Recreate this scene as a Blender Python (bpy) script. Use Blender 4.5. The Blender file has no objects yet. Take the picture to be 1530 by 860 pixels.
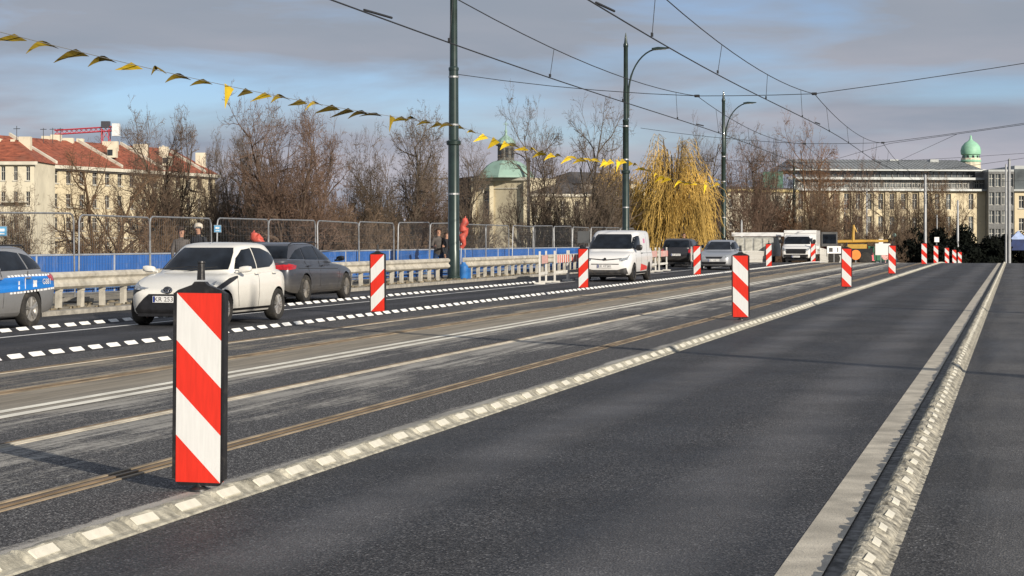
import bpy, bmesh, math, random
from mathutils import Vector, Matrix, noise
from mathutils.bvhtree import BVHTree
R = math.radians
C = bpy.context.scene.collection
TH = math.atan(753/2900.0); CT, ST = math.cos(TH), math.sin(TH)
F = 2900.0; EYE = 1.55; CX = 765.0; HY = 355.0
LAND = -5.0

def deck_z(y):
    if y < 120: return 0.0
    d = y-120
    if d < 20.8: return -0.0012*d*d
    return max(LAND, -0.52-0.05*(d-20.8))

def W(x, y, Z):
    """a spot of the photograph at depth Z metres -> world"""
    xc = (x-CX)*Z/F
    return Vector((xc*CT-Z*ST, Z*CT+xc*ST, EYE+(HY-y)*Z/F))

def YX(x, X):
    """along-road distance where column x meets lateral offset X"""
    return X*(2900+(x-765)*0.25966)/(x-1518)

# ---------------------------------------------------------------- materials
MATS = {}
def nn(nt, t, **kw):
    n = nt.nodes.new(t)
    for k, v in kw.items(): setattr(n, k, v)
    return n
def mixc(nt, fac, a, b, mode='MIX'):
    m = nn(nt, 'ShaderNodeMix', data_type='RGBA', blend_type=mode)
    for sock, v in ((m.inputs[0], fac), (m.inputs[6], a), (m.inputs[7], b)):
        if isinstance(v, bpy.types.NodeSocket): nt.links.new(v, sock)
        elif isinstance(v, (int, float)): sock.default_value = v
        else: sock.default_value = (*v[:3], 1)
    return m.outputs[2]
def math_(nt, op, a, b=0.0, c=0.0):
    m = nn(nt, 'ShaderNodeMath', operation=op)
    for i, v in enumerate((a, b, c)):
        if isinstance(v, bpy.types.NodeSocket): nt.links.new(v, m.inputs[i])
        else: m.inputs[i].default_value = v
    return m.outputs[0]
def ramp(nt, fac, stops, interp='LINEAR'):
    r = nn(nt, 'ShaderNodeValToRGB'); r.color_ramp.interpolation = interp
    el = r.color_ramp.elements
    while len(el) < len(stops): el.new(0.5)
    for e, (p, v) in zip(el, stops):
        e.position = p; e.color = (v, v, v, 1) if isinstance(v, (int, float)) else (*v, 1)
    nt.links.new(fac, r.inputs[0]); return r.outputs[0]
def noise_(nt, vec, scale, detail=4, rough=.55, dist=0):
    n = nn(nt, 'ShaderNodeTexNoise'); n.inputs['Scale'].default_value = scale
    n.inputs['Detail'].default_value = detail; n.inputs['Roughness'].default_value = rough
    n.inputs['Distortion'].default_value = dist
    nt.links.new(vec, n.inputs['Vector']); return n.outputs[0]
def coords(nt, scale=(1, 1, 1), world=False):
    if world: src = nn(nt, 'ShaderNodeNewGeometry').outputs['Position']
    else: src = nn(nt, 'ShaderNodeTexCoord').outputs['Object']
    m = nn(nt, 'ShaderNodeMapping'); m.inputs['Scale'].default_value = scale
    nt.links.new(src, m.inputs[0]); return m.outputs[0]
def base(name):
    m = bpy.data.materials.new(name); m.use_nodes = True
    nt = m.node_tree; b = nt.nodes['Principled BSDF']; MATS[name] = m
    return m, nt, b
def mat(name, col, rough=.6, metal=0, var=.15, scale=3, bump=0, bscale=40, spec=.5, coat=0, alpha=1, objcol=False, stretch=(1, 1, 1), dirt=None):
    if name in MATS: return MATS[name]
    m, nt, b = base(name)
    v = coords(nt, stretch)
    n1 = noise_(nt, v, scale, 5)
    dark = [c*(1-var*1.6) for c in col]; lite = [min(1, c*(1+var)) for c in col]
    out = mixc(nt, ramp(nt, n1, [(.3, 0), (.7, 1)]), dark, lite)
    if objcol:
        oi = nn(nt, 'ShaderNodeObjectInfo')
        out = mixc(nt, 1.0, out, oi.outputs['Color'], 'MULTIPLY')
    if dirt:
        dcol, amt, dsc = dirt
        n2 = noise_(nt, v, dsc, 6, .7)
        out = mixc(nt, ramp(nt, n2, [(.52, 0), (.75, amt)]), out, dcol)
    nt.links.new(out, b.inputs['Base Color'])
    b.inputs['Roughness'].default_value = rough; b.inputs['Metallic'].default_value = metal
    b.inputs['Specular IOR Level'].default_value = spec
    if coat: b.inputs['Coat Weight'].default_value = coat; b.inputs['Coat Roughness'].default_value = .05
    if bump:
        n3 = noise_(nt, v, bscale, 4)
        bp = nn(nt, 'ShaderNodeBump'); bp.inputs['Strength'].default_value = bump; bp.inputs['Distance'].default_value = .01
        nt.links.new(n3, bp.inputs['Height']); nt.links.new(bp.outputs[0], b.inputs['Normal'])
    return m

# ---------------------------------------------------------------- mesh builder
class MB:
    def __init__(s): s.v = []; s.f = []; s.m = []; s.cur = 0
    def add(s, vs, fs):
        o = len(s.v); s.v += [tuple(v) for v in vs]
        s.f += [tuple(i+o for i in f) for f in fs]; s.m += [s.cur]*len(fs); return s
    def quad(s, *p): return s.add(p, [tuple(range(len(p)))])
    def box(s, c, d, rz=0, M=None):
        x, y, z = d[0]/2, d[1]/2, d[2]/2
        vs = [Vector((i*x, j*y, k*z)) for k in (-1, 1) for j in (-1, 1) for i in (-1, 1)]
        if rz: r = Matrix.Rotation(rz, 3, 'Z'); vs = [r@v for v in vs]
        if M: vs = [M@v for v in vs]
        c = Vector(c); vs = [v+c for v in vs]
        return s.add(vs, [(0, 2, 3, 1), (4, 5, 7, 6), (0, 1, 5, 4), (2, 6, 7, 3), (0, 4, 6, 2), (1, 3, 7, 5)])
    def b2(s, a, b): # box by corners
        a = Vector(a); b = Vector(b); return s.box((a+b)/2, [abs(t) for t in (b-a)])
    def tube(s, pts, rs, n=8, cap=True):
        pts = [Vector(p) for p in pts]
        if not hasattr(rs, '__len__'): rs = [rs]*len(pts)
        rings = []; up = None
        for i, p in enumerate(pts):
            d = (pts[min(i+1, len(pts)-1)]-pts[max(i-1, 0)])
            if d.length < 1e-9: d = Vector((0, 0, 1))
            d.normalize()
            if up is None: up = Vector((1, 0, 0)) if abs(d.x) < .8 else Vector((0, 1, 0))
            a = d.cross(up)
            if a.length < 1e-4: a = d.cross(Vector((0.3, .9, .2)))
            a.normalize(); b = d.cross(a); up = -b
            up = a.cross(d) if a.cross(d).length > 1e-4 else up
            rings.append([p+rs[i]*(math.cos(2*math.pi*k/n)*a+math.sin(2*math.pi*k/n)*b) for k in range(n)])
        vs = [v for r in rings for v in r]; fs = []
        for i in range(len(pts)-1):
            for k in range(n):
                fs.append((i*n+k, i*n+(k+1) % n, (i+1)*n+(k+1) % n, (i+1)*n+k))
        if cap: fs.append(tuple(range(n))[::-1]); fs.append(tuple((len(pts)-1)*n+k for k in range(n)))
        return s.add(vs, fs)
    def lathe(s, prof, n=16, c=(0, 0, 0), axis='Z', closed=False):
        vs = []; fs = []; c = Vector(c)
        for r, h in prof:
            for k in range(n):
                a = 2*math.pi*k/n; p = Vector((r*math.cos(a), r*math.sin(a), h))
                if axis == 'Y': p = Vector((p.x, p.z, p.y))
                if axis == 'X': p = Vector((p.z, p.x, p.y))
                vs.append(p+c)
        m = len(prof)
        for i in range(m-1 if not closed else m):
            j = (i+1) % m
            for k in range(n): fs.append((i*n+k, i*n+(k+1) % n, j*n+(k+1) % n, j*n+k))
        if not closed:
            fs.append(tuple(range(n))[::-1]); fs.append(tuple((m-1)*n+k for k in range(n)))
        return s.add(vs, fs)
    def prism(s, poly, a, b, plane='XZ'):
        """extrude 2d polygon between offsets a and b along the remaining axis"""
        def P(u, v, w): return {'XZ': (u, w, v), 'XY': (u, v, w), 'YZ': (w, u, v)}[plane]
        n = len(poly)
        vs = [P(u, v, a) for u, v in poly]+[P(u, v, b) for u, v in poly]
        fs = [tuple(range(n))[::-1], tuple(range(n, 2*n))]+[(i, (i+1) % n, n+(i+1) % n, n+i) for i in range(n)]
        return s.add(vs, fs)
    def ball(s, c, r, n=10, sc=(1, 1, 1)):
        vs = []; fs = []; c = Vector(c); m = n//2+1
        for i in range(m+1):
            t = math.pi*i/m
            for k in range(n):
                a = 2*math.pi*k/n
                vs.append(c+Vector((r*sc[0]*math.sin(t)*math.cos(a), r*sc[1]*math.sin(t)*math.sin(a), r*sc[2]*math.cos(t))))
        for i in range(m):
            for k in range(n): fs.append((i*n+k, (i+1)*n+k, (i+1)*n+(k+1) % n, i*n+(k+1) % n))
        return s.add(vs, fs)
    def build(s, name, mats, parent=None, loc=None, smooth=False, fix=True):
        me = bpy.data.meshes.new(name); me.from_pydata(s.v, [], s.f); me.update()
        if not isinstance(mats, (list, tuple)): mats = [mats]
        for m in mats: me.materials.append(m)
        if len(mats) > 1:
            me.polygons.foreach_set('material_index', s.m)
        if fix:
            bm = bmesh.new(); bm.from_mesh(me)
            if len(bm.verts) < 60000: bmesh.ops.recalc_face_normals(bm, faces=bm.faces)
            bm.to_mesh(me); bm.free()
        if smooth:
            me.polygons.foreach_set('use_smooth', [True]*len(me.polygons))
            try: me.set_sharp_from_angle(angle=R(38))
            except Exception: pass
        o = bpy.data.objects.new(name, me); C.objects.link(o)
        if parent: o.parent = parent
        if loc: o.location = loc
        return o
def tag(o, label=None, cat=None, group=None, kind=None):
    if label: o['label'] = label
    if cat: o['category'] = cat
    if group: o['group'] = group
    if kind: o['kind'] = kind
    return o
def empty(name, loc, rz=0, label=None, cat=None, group=None):
    o = bpy.data.objects.new(name, None); C.objects.link(o); o.location = loc; o.rotation_euler = (0, 0, rz)
    o.empty_display_size = .3
    return tag(o, label, cat, group)
def copy_tree(o, parent=None):
    c = o.copy(); C.objects.link(c); c.parent = parent
    for ch in list(o.children): copy_tree(ch, c)
    return c
def text_mb(s, size, mb, M, n=1):
    cu = bpy.data.curves.new('t', 'FONT'); cu.body = s; cu.size = size; cu.align_x = 'CENTER'; cu.align_y = 'CENTER'
    cu.resolution_u = 2; cu.extrude = .001
    ob = bpy.data.objects.new('t', cu); C.objects.link(ob)
    dg = bpy.context.evaluated_depsgraph_get(); me = ob.evaluated_get(dg).to_mesh()
    mb.add([M@v.co for v in me.vertices], [tuple(p.vertices) for p in me.polygons])
    bpy.data.objects.remove(ob); bpy.data.curves.remove(cu)

# ---------------------------------------------------------------- camera, light, world
cam = bpy.data.cameras.new('camera'); co = bpy.data.objects.new('camera', cam); C.objects.link(co)
co.location = (0, 0, EYE); co.rotation_euler = (R(90), 0, TH)
cam.sensor_width = 36; cam.lens = 36*F/1530; cam.shift_y = -(430-HY)/1530; cam.clip_start = .1; cam.clip_end = 6000
sc = bpy.context.scene; sc.camera = co
SUN_DIR = Vector((0.786, -0.618, 0)).normalized(); ELEV = R(20)
toSun = Vector((SUN_DIR.x*math.cos(ELEV), SUN_DIR.y*math.cos(ELEV), math.sin(ELEV)))
sl = bpy.data.lights.new('sun', 'SUN'); sl.energy = 4.6; sl.angle = R(.5); sl.color = (1, .9, .76)
so = bpy.data.objects.new('sun', sl); C.objects.link(so)
so.rotation_euler = toSun.to_track_quat('Z', 'Y').to_euler()
wd = bpy.data.worlds.new('World'); sc.world = wd; wd.use_nodes = True
nt = wd.node_tree; bg = nt.nodes['Background']
sky = nn(nt, 'ShaderNodeTexSky', sky_type='NISHITA'); sky.sun_disc = False
sky.sun_elevation = ELEV; sky.sun_rotation = math.atan2(SUN_DIR.x, SUN_DIR.y)
sky.air_density = 1.0; sky.dust_density = .6; sky.ozone_density = 2.5
tc = nn(nt, 'ShaderNodeTexCoord').outputs['Generated']
mp = nn(nt, 'ShaderNodeMapping'); mp.inputs['Scale'].default_value = (3.2, 3.2, 17); mp.inputs['Location'].default_value = (1.3, 2.1, .35)
nt.links.new(tc, mp.inputs[0])
c1 = noise_(nt, mp.outputs[0], 1.9, 8, .52, .25)
mp2 = nn(nt, 'ShaderNodeMapping'); mp2.inputs['Scale'].default_value = (5, 5, 30); mp2.inputs['Location'].default_value = (4.3, 1.1, 3.0)
nt.links.new(tc, mp2.inputs[0])
c2 = noise_(nt, mp2.outputs[0], 1.6, 6, .5)
sep = nn(nt, 'ShaderNodeSeparateXYZ'); nt.links.new(tc, sep.inputs[0]); el = sep.outputs[2]
# the cloud deck: a sheet overhead whose edge ends just above the picture, and a low bank near the horizon
high = ramp(nt, el, [(.055, 0), (.1, .72)])
low = ramp(nt, el, [(.03, .85), (.09, 0)])
cov = math_(nt, 'ADD', math_(nt, 'MAXIMUM', high, low), math_(nt, 'MULTIPLY', math_(nt, 'SUBTRACT', c1, .5), 1.9))
fac = ramp(nt, cov, [(.08, .08), (.62, .96)])
tint = mixc(nt, 1.0, sky.outputs[0], (.66, .76, 1.02), 'MULTIPLY')
ccol = mixc(nt, ramp(nt, c2, [(.35, 0), (.65, 1)]), (2.2, 2.5, 3.15), (3.7, 3.55, 4.0))
ccol = mixc(nt, ramp(nt, el, [(.03, 0), (.11, .8)]), ccol, (2.35, 2.6, 3.0))
skyc = mixc(nt, fac, tint, ccol)
nt.links.new(skyc, bg.inputs[0]); bg.inputs[1].default_value = .105
sc.view_settings.view_transform = 'Standard'; sc.view_settings.look = 'None'; sc.view_settings.exposure = .32
sc.view_settings.gamma = 1; sc.view_settings.use_curve_mapping = False
sc.cycles.max_bounces = 6; sc.cycles.diffuse_bounces = 3; sc.cycles.transparent_max_bounces = 8
# ================================================================ ground surfaces
def asphalt(name, lo, hi, dust=None, dustamt=.5, rough=.62, patch=.5):
    m, nt, b = base(name)
    p = coords(nt, world=True)
    agg = nn(nt, 'ShaderNodeTexVoronoi'); agg.inputs['Scale'].default_value = 88; nt.links.new(p, agg.inputs['Vector'])
    aggc = nn(nt, 'ShaderNodeSeparateColor'); nt.links.new(agg.outputs['Color'], aggc.inputs[0])
    fine = noise_(nt, p, 70, 3, .7)
    t = math_(nt, 'ADD', math_(nt, 'MULTIPLY', aggc.outputs[0], .55), math_(nt, 'MULTIPLY', fine, .55))
    col = mixc(nt, ramp(nt, t, [(.42, 0), (.8, 1)]), lo, hi)
    # pale chips of stone
    chip = ramp(nt, aggc.outputs[1], [(.9, 0), (.96, 1)])
    col = mixc(nt, math_(nt, 'MULTIPLY', chip, .8), col, (.4, .4, .41))
    mid = noise_(nt, p, 22, 6, .9)
    col = mixc(nt, 1, col, ramp(nt, mid, [(.32, .42), (.68, 1.0)]), 'MULTIPLY')
    ps = coords(nt, (1, .22, 1), world=True)
    big = noise_(nt, ps, .9, 7, .62, .4)
    col = mixc(nt, math_(nt, 'MULTIPLY', ramp(nt, big, [(.35, 1), (.62, 0)]), patch), col, [c*.55 for c in lo])
    # wheel tracks polished along the lane, and older blotches
    sx = nn(nt, 'ShaderNodeSeparateXYZ'); nt.links.new(p, sx.inputs[0])
    wob = noise_(nt, coords(nt, (.3, .05, 1), world=True), 1.0, 3)
    tr = math_(nt, 'SINE', math_(nt, 'ADD', math_(nt, 'MULTIPLY', sx.outputs[0], 3.6), math_(nt, 'MULTIPLY', wob, 3.0)))
    col = mixc(nt, ramp(nt, tr, [(0, 0), (1, .3)]), col, [min(1, c*1.5) for c in hi])
    col = mixc(nt, ramp(nt, noise_(nt, coords(nt, (.5, .5, 1), world=True), 1.3, 6, .6), [(.4, .42), (.6, 0)]), col, [c*.6 for c in lo])
    if dust:
        st = coords(nt, (2.2, .10, 1), world=True)
        d = noise_(nt, st, 1.6, 8, .68, .5)
        grit = noise_(nt, p, 22, 4, .75)
        f = math_(nt, 'MULTIPLY', ramp(nt, d, [(.42, 0), (.7, 1)]), ramp(nt, grit, [(.3, .35), (.65, 1)]))
        col = mixc(nt, math_(nt, 'MULTIPLY', f, dustamt), col, dust)
    nt.links.new(col, b.inputs['Base Color'])
    rr = ramp(nt, big, [(.3, rough-.14), (.7, rough+.12)]); nt.links.new(rr, b.inputs['Roughness'])
    b.inputs['Specular IOR Level'].default_value = .38
    bp = nn(nt, 'ShaderNodeBump'); bp.inputs['Strength'].default_value = .8; bp.inputs['Distance'].default_value = .008
    h = math_(nt, 'ADD', agg.outputs['Distance'], math_(nt, 'MULTIPLY', fine, .6))
    nt.links.new(h, bp.inputs['Height']); nt.links.new(bp.outputs[0], b.inputs['Normal'])
    return m

def tram_surface():
    m, nt, b = base('tram_bed_surface')
    p = coords(nt, world=True)
    agg = nn(nt, 'ShaderNodeTexVoronoi'); agg.inputs['Scale'].default_value = 110; nt.links.new(p, agg.inputs['Vector'])
    ac = nn(nt, 'ShaderNodeSeparateColor'); nt.links.new(agg.outputs['Color'], ac.inputs[0])
    fine = noise_(nt, p, 60, 3, .7)
    t = math_(nt, 'ADD', math_(nt, 'MULTIPLY', ac.outputs[0], .6), math_(nt, 'MULTIPLY', fine, .5))
    col = mixc(nt, ramp(nt, t, [(.42, 0), (.85, 1)]), (.02, .02, .022), (.115, .113, .115))
    chip = ramp(nt, ac.outputs[1], [(.87, 0), (.92, 1)])
    col = mixc(nt, math_(nt, 'MULTIPLY', chip, .6), col, (.5, .5, .49))
    sx = nn(nt, 'ShaderNodeSeparateXYZ'); nt.links.new(p, sx.inputs[0])
    xr = math_(nt, 'DIVIDE', math_(nt, 'MULTIPLY', sx.outputs[0], -1), 13.0)
    # how dusty each strip between the rails is, from the near kerb to the far separator
    q = lambda X: X/13.0
    amt = ramp(nt, xr, [(q(4.78), .95), (q(5.0), 0.0), (q(5.7), .12), (q(6.2), .34), (q(7.15), .66), (q(7.55), .2), (q(8.2), .52), (q(8.9), .85), (q(9.55), .9), (q(10.3), .3), (q(11.2), .55), (q(12.0), .1)])
    st = coords(nt, (3.4, .12, 1), world=True); d = noise_(nt, st, 2.2, 9, .74, .5)
    gr = noise_(nt, p, 16, 5, .75)
    bl = noise_(nt, coords(nt, (1, .35, 1), world=True), 1.1, 5, .6)
    s = math_(nt, 'ADD', math_(nt, 'MULTIPLY', d, 1.1), math_(nt, 'ADD', math_(nt, 'MULTIPLY', gr, .8), math_(nt, 'MULTIPLY', bl, .9)))
    s = math_(nt, 'ADD', s, math_(nt, 'MULTIPLY', amt, .95))
    f = ramp(nt, math_(nt, 'MULTIPLY', s, .5), [(.885, 0), (1.07, 1)])
    dcol = mixc(nt, ramp(nt, xr, [(q(8.0), 0), (q(9.2), 1)]), (.4, .385, .35), (.34, .3, .235))
    dk = ramp(nt, d, [(.32, .42), (.6, 1)])
    dcol = mixc(nt, 1, dcol, dk, 'MULTIPLY')
    col = mixc(nt, f, col, dcol)
    nt.links.new(col, b.inputs['Base Color']); b.inputs['Roughness'].default_value = .8
    b.inputs['Specular IOR Level'].default_value = .35
    bp = nn(nt, 'ShaderNodeBump'); bp.inputs['Strength'].default_value = .6; bp.inputs['Distance'].default_value = .006
    nt.links.new(math_(nt, 'ADD', agg.outputs['Distance'], gr), bp.inputs['Height']); nt.links.new(bp.outputs[0], b.inputs['Normal'])
    return m

M_road = asphalt('fresh_asphalt', (.014, .014, .0155), (.15, .147, .15), patch=.5, rough=.6)
M_road2 = asphalt('older_asphalt', (.018, .0175, .018), (.14, .137, .135), dust=(.2, .19, .175), dustamt=.3, patch=.5)
M_lane = asphalt('lane_asphalt', (.014, .014, .017), (.085, .085, .092), patch=.3, rough=.7)
M_tram = tram_surface()
M_conc = mat('pale_concrete', (.34, .32, .28), .85, var=.25, scale=4, bump=.6, bscale=60, dirt=((.13, .12, .1), .7, 9))
M_strip = mat('concrete_strip_paint', (.5, .46, .38), .8, var=.22, scale=3.5, bump=.5, bscale=90, stretch=(1, 1, 1), dirt=((.15, .145, .135), .6, 14))
M_gutter = mat('gutter_grime', (.2, .195, .185), .9, var=.5, scale=14, bump=1, bscale=50, dirt=((.2, .19, .17), .5, 20))
M_rough = mat('broken_mortar', (.36, .34, .28), .92, var=.5, scale=16, bump=1, bscale=70, dirt=((.1, .095, .085), .8, 22))
M_kerbtop = mat('separator_concrete', (.4, .38, .31), .88, var=.35, scale=9, bump=.8, bscale=80, dirt=((.13, .13, .11), .75, 16))
M_block = mat('block_paint', (.66, .635, .54), .55, var=.08, scale=12, dirt=((.4, .38, .32), .5, 25))
M_blackrub = mat('black_rubber_strip', (.025, .025, .028), .7, var=.3, scale=10)
M_mark = mat('road_paint', (.85, .85, .82), .6, var=.12, scale=6, dirt=((.25, .25, .24), .45, 18))
M_markc = mat('creamy_line_paint', (.86, .82, .71), .7, var=.18, scale=6, stretch=(1, .3, 1), dirt=((.2, .18, .15), .5, 12))
M_rust = mat('rusty_rail_steel', (.22, .16, .1), .6, metal=.2, var=.35, scale=7, stretch=(1, .2, 1), dirt=((.06, .05, .04), .6, 6))
M_tan = mat('dusty_rail_steel', (.3, .24, .165), .7, var=.35, scale=5, stretch=(1, .3, 1), dirt=((.1, .08, .05), .7, 9))
M_groove = mat('rail_groove_dark', (.02, .018, .016), .9, var=.4)
M_pav = mat('sandy_pavement', (.3, .265, .2), .95, var=.4, scale=2.5, bump=1, bscale=25, dirt=((.1, .09, .06), .8, 5))
M_land = mat('winter_ground', (.09, .085, .05), .95, var=.4, scale=.05, bump=.5, bscale=2, dirt=((.05, .06, .025), .8, .2))

YS = [-12]+list(range(-8, 118, 6))+[118+2*i for i in range(0, 14)]+[150+8*i for i in range(0, 12)]
def strip(name, x0, x1, z, m, y0=-12, y1=238, thick=0, kind='structure', xf=None):
    mb = MB(); ys = [y0]+[y for y in YS if y0+.01 < y < y1-.01]+[y1]
    for a, b in zip(ys[:-1], ys[1:]):
        za, zb = deck_z(a)+z, deck_z(b)+z
        mb.quad((x0, a, za), (x1, a, za), (x1, b, zb), (x0, b, zb))
        if thick:
            mb.quad((x0, a, za-thick), (x0, a, za), (x0, b, zb), (x0, b, zb-thick))
            mb.quad((x1, a, za-thick), (x1, a, za), (x1, b, zb), (x1, b, zb-thick))
            if a == ys[0]: mb.quad((x0, a, za-thick), (x1, a, za-thick), (x1, a, za), (x0, a, za))
    o = mb.build(name, m, fix=bool(thick)); 
    if kind: o['kind'] = kind
    return o

g = MB(); g.quad((-1500, -300, LAND), (1500, -300, LAND), (1500, 2500, LAND), (-1500, 2500, LAND)); tag(g.build('ground', M_land), kind='structure')
deck = MB(); ys = [y for y in YS if y <= 236]
for a, b in zip(ys[:-1], ys[1:]):
    for (x0, x1, dz) in ((-25.5, 12, -.03),):
        za, zb = deck_z(a)+dz, deck_z(b)+dz
        deck.quad((x0, a, za), (x1, a, za), (x1, b, zb), (x0, b, zb))
        deck.quad((x0, a, za-1.2), (x0, a, za), (x0, b, zb), (x0, b, zb-1.2))
        deck.quad((x1, a, za-1.2), (x1, a, za), (x1, b, zb), (x1, b, zb-1.2))
tag(deck.build('bridge_deck', M_conc), kind='structure')
strip('carriageway', -4.45, -1.07, 0, M_road)
strip('carriageway', -0.60, 10, 0, M_road2)
strip('tram_track_bed', -12.3, -4.75, 0, M_tram)
strip('inner_lane', -15.9, -12.5, 0, M_lane)
strip('outer_lane', -18.5, -16.1, 0, M_lane)
strip('concrete_strip', -1.07, -.86, .004, M_strip)
strip('gutter', -.86, -.60, -.012, M_gutter)
strip('kerb', -18.75, -18.5, .09, M_conc, thick=.12)
strip('pavement', -25.0, -18.75, .075, M_pav, thick=.1)
strip('kerb', 10.0, 10.2, .12, M_conc, thick=.15)
strip('pavement', 10.2, 11.8, .11, M_conc, thick=.15)
strip('road_marking', -15.27, -15.17, .004, M_mark, y1=150)
strip('road_marking', -8.53, -8.39, .006, M_markc, y1=200)
strip('road_marking', -8.79, -8.66, .006, M_markc, y1=200)
# rails: grooved tram rails, each a thing
def rail(x, wide, label, head=None):
    t = empty('tram_rail', (x, 0, 0), 0, label, 'tram rail')
    def bars(name, xs, m, z0, z1):
        mb = MB()
        for (a, b) in xs:
            ys = [-12]+[y for y in YS if -12 < y < 210]
            for p, q in zip(ys[:-1], ys[1:]):
                zp, zq = deck_z(p), deck_z(q)
                mb.quad((a, p, zp+z1), (b, p, zp+z1), (b, q, zq+z1), (a, q, zq+z1))
                if z0 < z1:
                    mb.quad((a, p, zp+z0), (a, p, zp+z1), (a, q, zq+z1), (a, q, zq+z0))
                    mb.quad((b, p, zp+z0), (b, p, zp+z1), (b, q, zq+z1), (b, q, zq+z0))
        return mb.build(name, m, t, fix=False)
    h = wide/2
    bars('groove', [(-h*.6, h*.72)], M_groove, 0, .003)
    bars('rail_head', [(h*.22, h*.5)], head or M_rust, .003, .014)
    bars('guard_lip', [(-h*.45, -h*.2)], M_tan if wide > .2 else M_rust, .003, .012)
    bars('joint_filler', [(h*.76, h)], M_tan if wide > .2 else M_strip, .0, .008)
    return t
rail(-5.68, .26, 'rusty grooved tram rail nearest the striped separator kerb')
rail(-7.32, .17, 'pale thin tram rail just right of the double cream line', M_strip)
rail(-9.82, .27, 'rusty double tram rail just left of the double cream line')
rail(-11.25, .15, 'faint brown tram rail nearest the white blocks of the traffic lane')

# low separators with reflecting blocks
rng = random.Random(5)
def separator(name, label, X, halfw, h, y0, y1, pitch, blk, mk, mblk, rough=0.0, profile=None, stepnear=.035):
    t = empty(name, (X, 0, 0), 0, label, 'separator kerb')
    mb = MB()
    prof = profile or [(-halfw, 0), (-halfw*.8, h*.8), (-halfw*.5, h), (0, h), (halfw*.2, h*.95), (halfw*.95, h*.2), (halfw*1.1, 0)]
    y = y0; rows = []
    while y < y1:
        st = stepnear if y < 22 else (stepnear*3 if y < 50 else 1.5)
        if y > 50 and y1-y < 1.5: st = max(.05, y1-y)
        row = []
        seam = (rough and y < 22 and ((y-.42)/pitch) % 1 < .09)
        for i, (px, pz) in enumerate(prof):
            dz = dx = 0
            if rough and y < 60:
                n = noise.noise(Vector((px*11+X, y*5, 3.1))); n2 = noise.noise(Vector((px*26, y*13, 7.7)))
                w = rough*(1.0 if i < len(prof)/2 else .16)
                dz = (n*.6+n2*.5)*w*min(1, pz/h+.1); dx = n2*w*.5*(1 if i < 2 or i > len(prof)-3 else .2)
                if seam: dz -= .032
            row.append(len(mb.v)); mb.v.append((px+dx, y, max(-.005, pz+dz)+deck_z(y)))
        rows.append(row); y += st
    for a, b in zip(rows[:-1], rows[1:]):
        for i in range(len(prof)-1): mb.f.append((a[i], a[i+1], b[i+1], b[i])); mb.m.append(0)
    mb.f.append(tuple(rows[0])); mb.m.append(0)
    mb.build('kerb_body', mk, t, fix=True)
    # one block mesh, copied
    bx, by, bz, off, tilt = blk[:5]
    b = MB(); b.add([((sx*bx/2*(1 if k == 0 else .92))*math.cos(tilt)+k*bz*math.sin(tilt), sy*by/2*(1 if k == 0 else .97), k*bz*math.cos(tilt)-sx*bx/2*math.sin(tilt)) for k in (0, 1) for sy in (-1, 1) for sx in (-1, 1)],
                    [(0, 2, 3, 1), (4, 5, 7, 6), (0, 1, 5, 4), (2, 6, 7, 3), (0, 4, 6, 2), (1, 3, 7, 5)])
    first = None; n = 0; y = y0+.11; ztop = max(p[1] for p in prof)
    ztop = blk[5] if len(blk) > 5 else ztop
    rest = MB()
    while y < y1-.2:
        n += 1
        if n <= 100:
            if first is None: o = b.build('reflector_block', mblk, t); first = o
            else: o = first.copy(); C.objects.link(o)
            o.location = (off+rng.uniform(-.006, .006), y+rng.uniform(-.01, .01), deck_z(y)+ztop-.004)
            o.rotation_euler = (0, 0, rng.uniform(-.05, .05) if rough else 0)
        else: rest.box((off, y, deck_z(y)+ztop+bz/2-.004), (bx, by, bz), M=Matrix.Rotation(tilt, 3, 'Y'))
        y += pitch
    if rest.v:
        r = rest.build('reflector_blocks', mblk, t); r['kind'] = 'stuff'
    return t
separator('separator_kerb', 'rough pale kerb strip with cream blocks under the near striped marker panels', -4.6, .165, .05, 5.0, 142, .56,
          (.06, .25, .010, .073, R(37), .043), M_kerbtop, M_block, rough=.014,
          profile=[(-.2, 0), (-.15, .008), (-.1, .02), (-.06, .042), (-.02, .06), (.01, .066), (.035, .066), (.055, .055), (.085, .032), (.108, .017), (.125, .013), (.14, .01), (.148, 0)])
separator('separator_kerb', 'crumbling concrete ridge with small white blocks beside the right hand gutter', -.66, .12, .1, 4.5, 132, .5,
          (.045, .17, .010, .0, R(32), .066), M_rough, M_block, rough=.034,
          profile=[(-.12, 0), (-.105, .03), (-.095, .05), (-.085, .068), (-.07, .08), (-.05, .086), (-.03, .082), (0, .067), (.03, .05), (.05, .034), (.065, .014), (.085, .008), (.1, 0)])
separator('separator_kerb', 'black strip of white blocks between the tram tracks and the traffic lane', -12.4, .1, .06, 6, 128, .56,
          (.085, .33, .010, .055, R(36), .04), M_blackrub, M_mark)
separator('separator_kerb', 'black strip of white blocks between the two traffic lanes', -16.0, .1, .06, 15, 65, .56,
          (.085, .33, .010, .055, R(36), .04), M_blackrub, M_mark)

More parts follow.
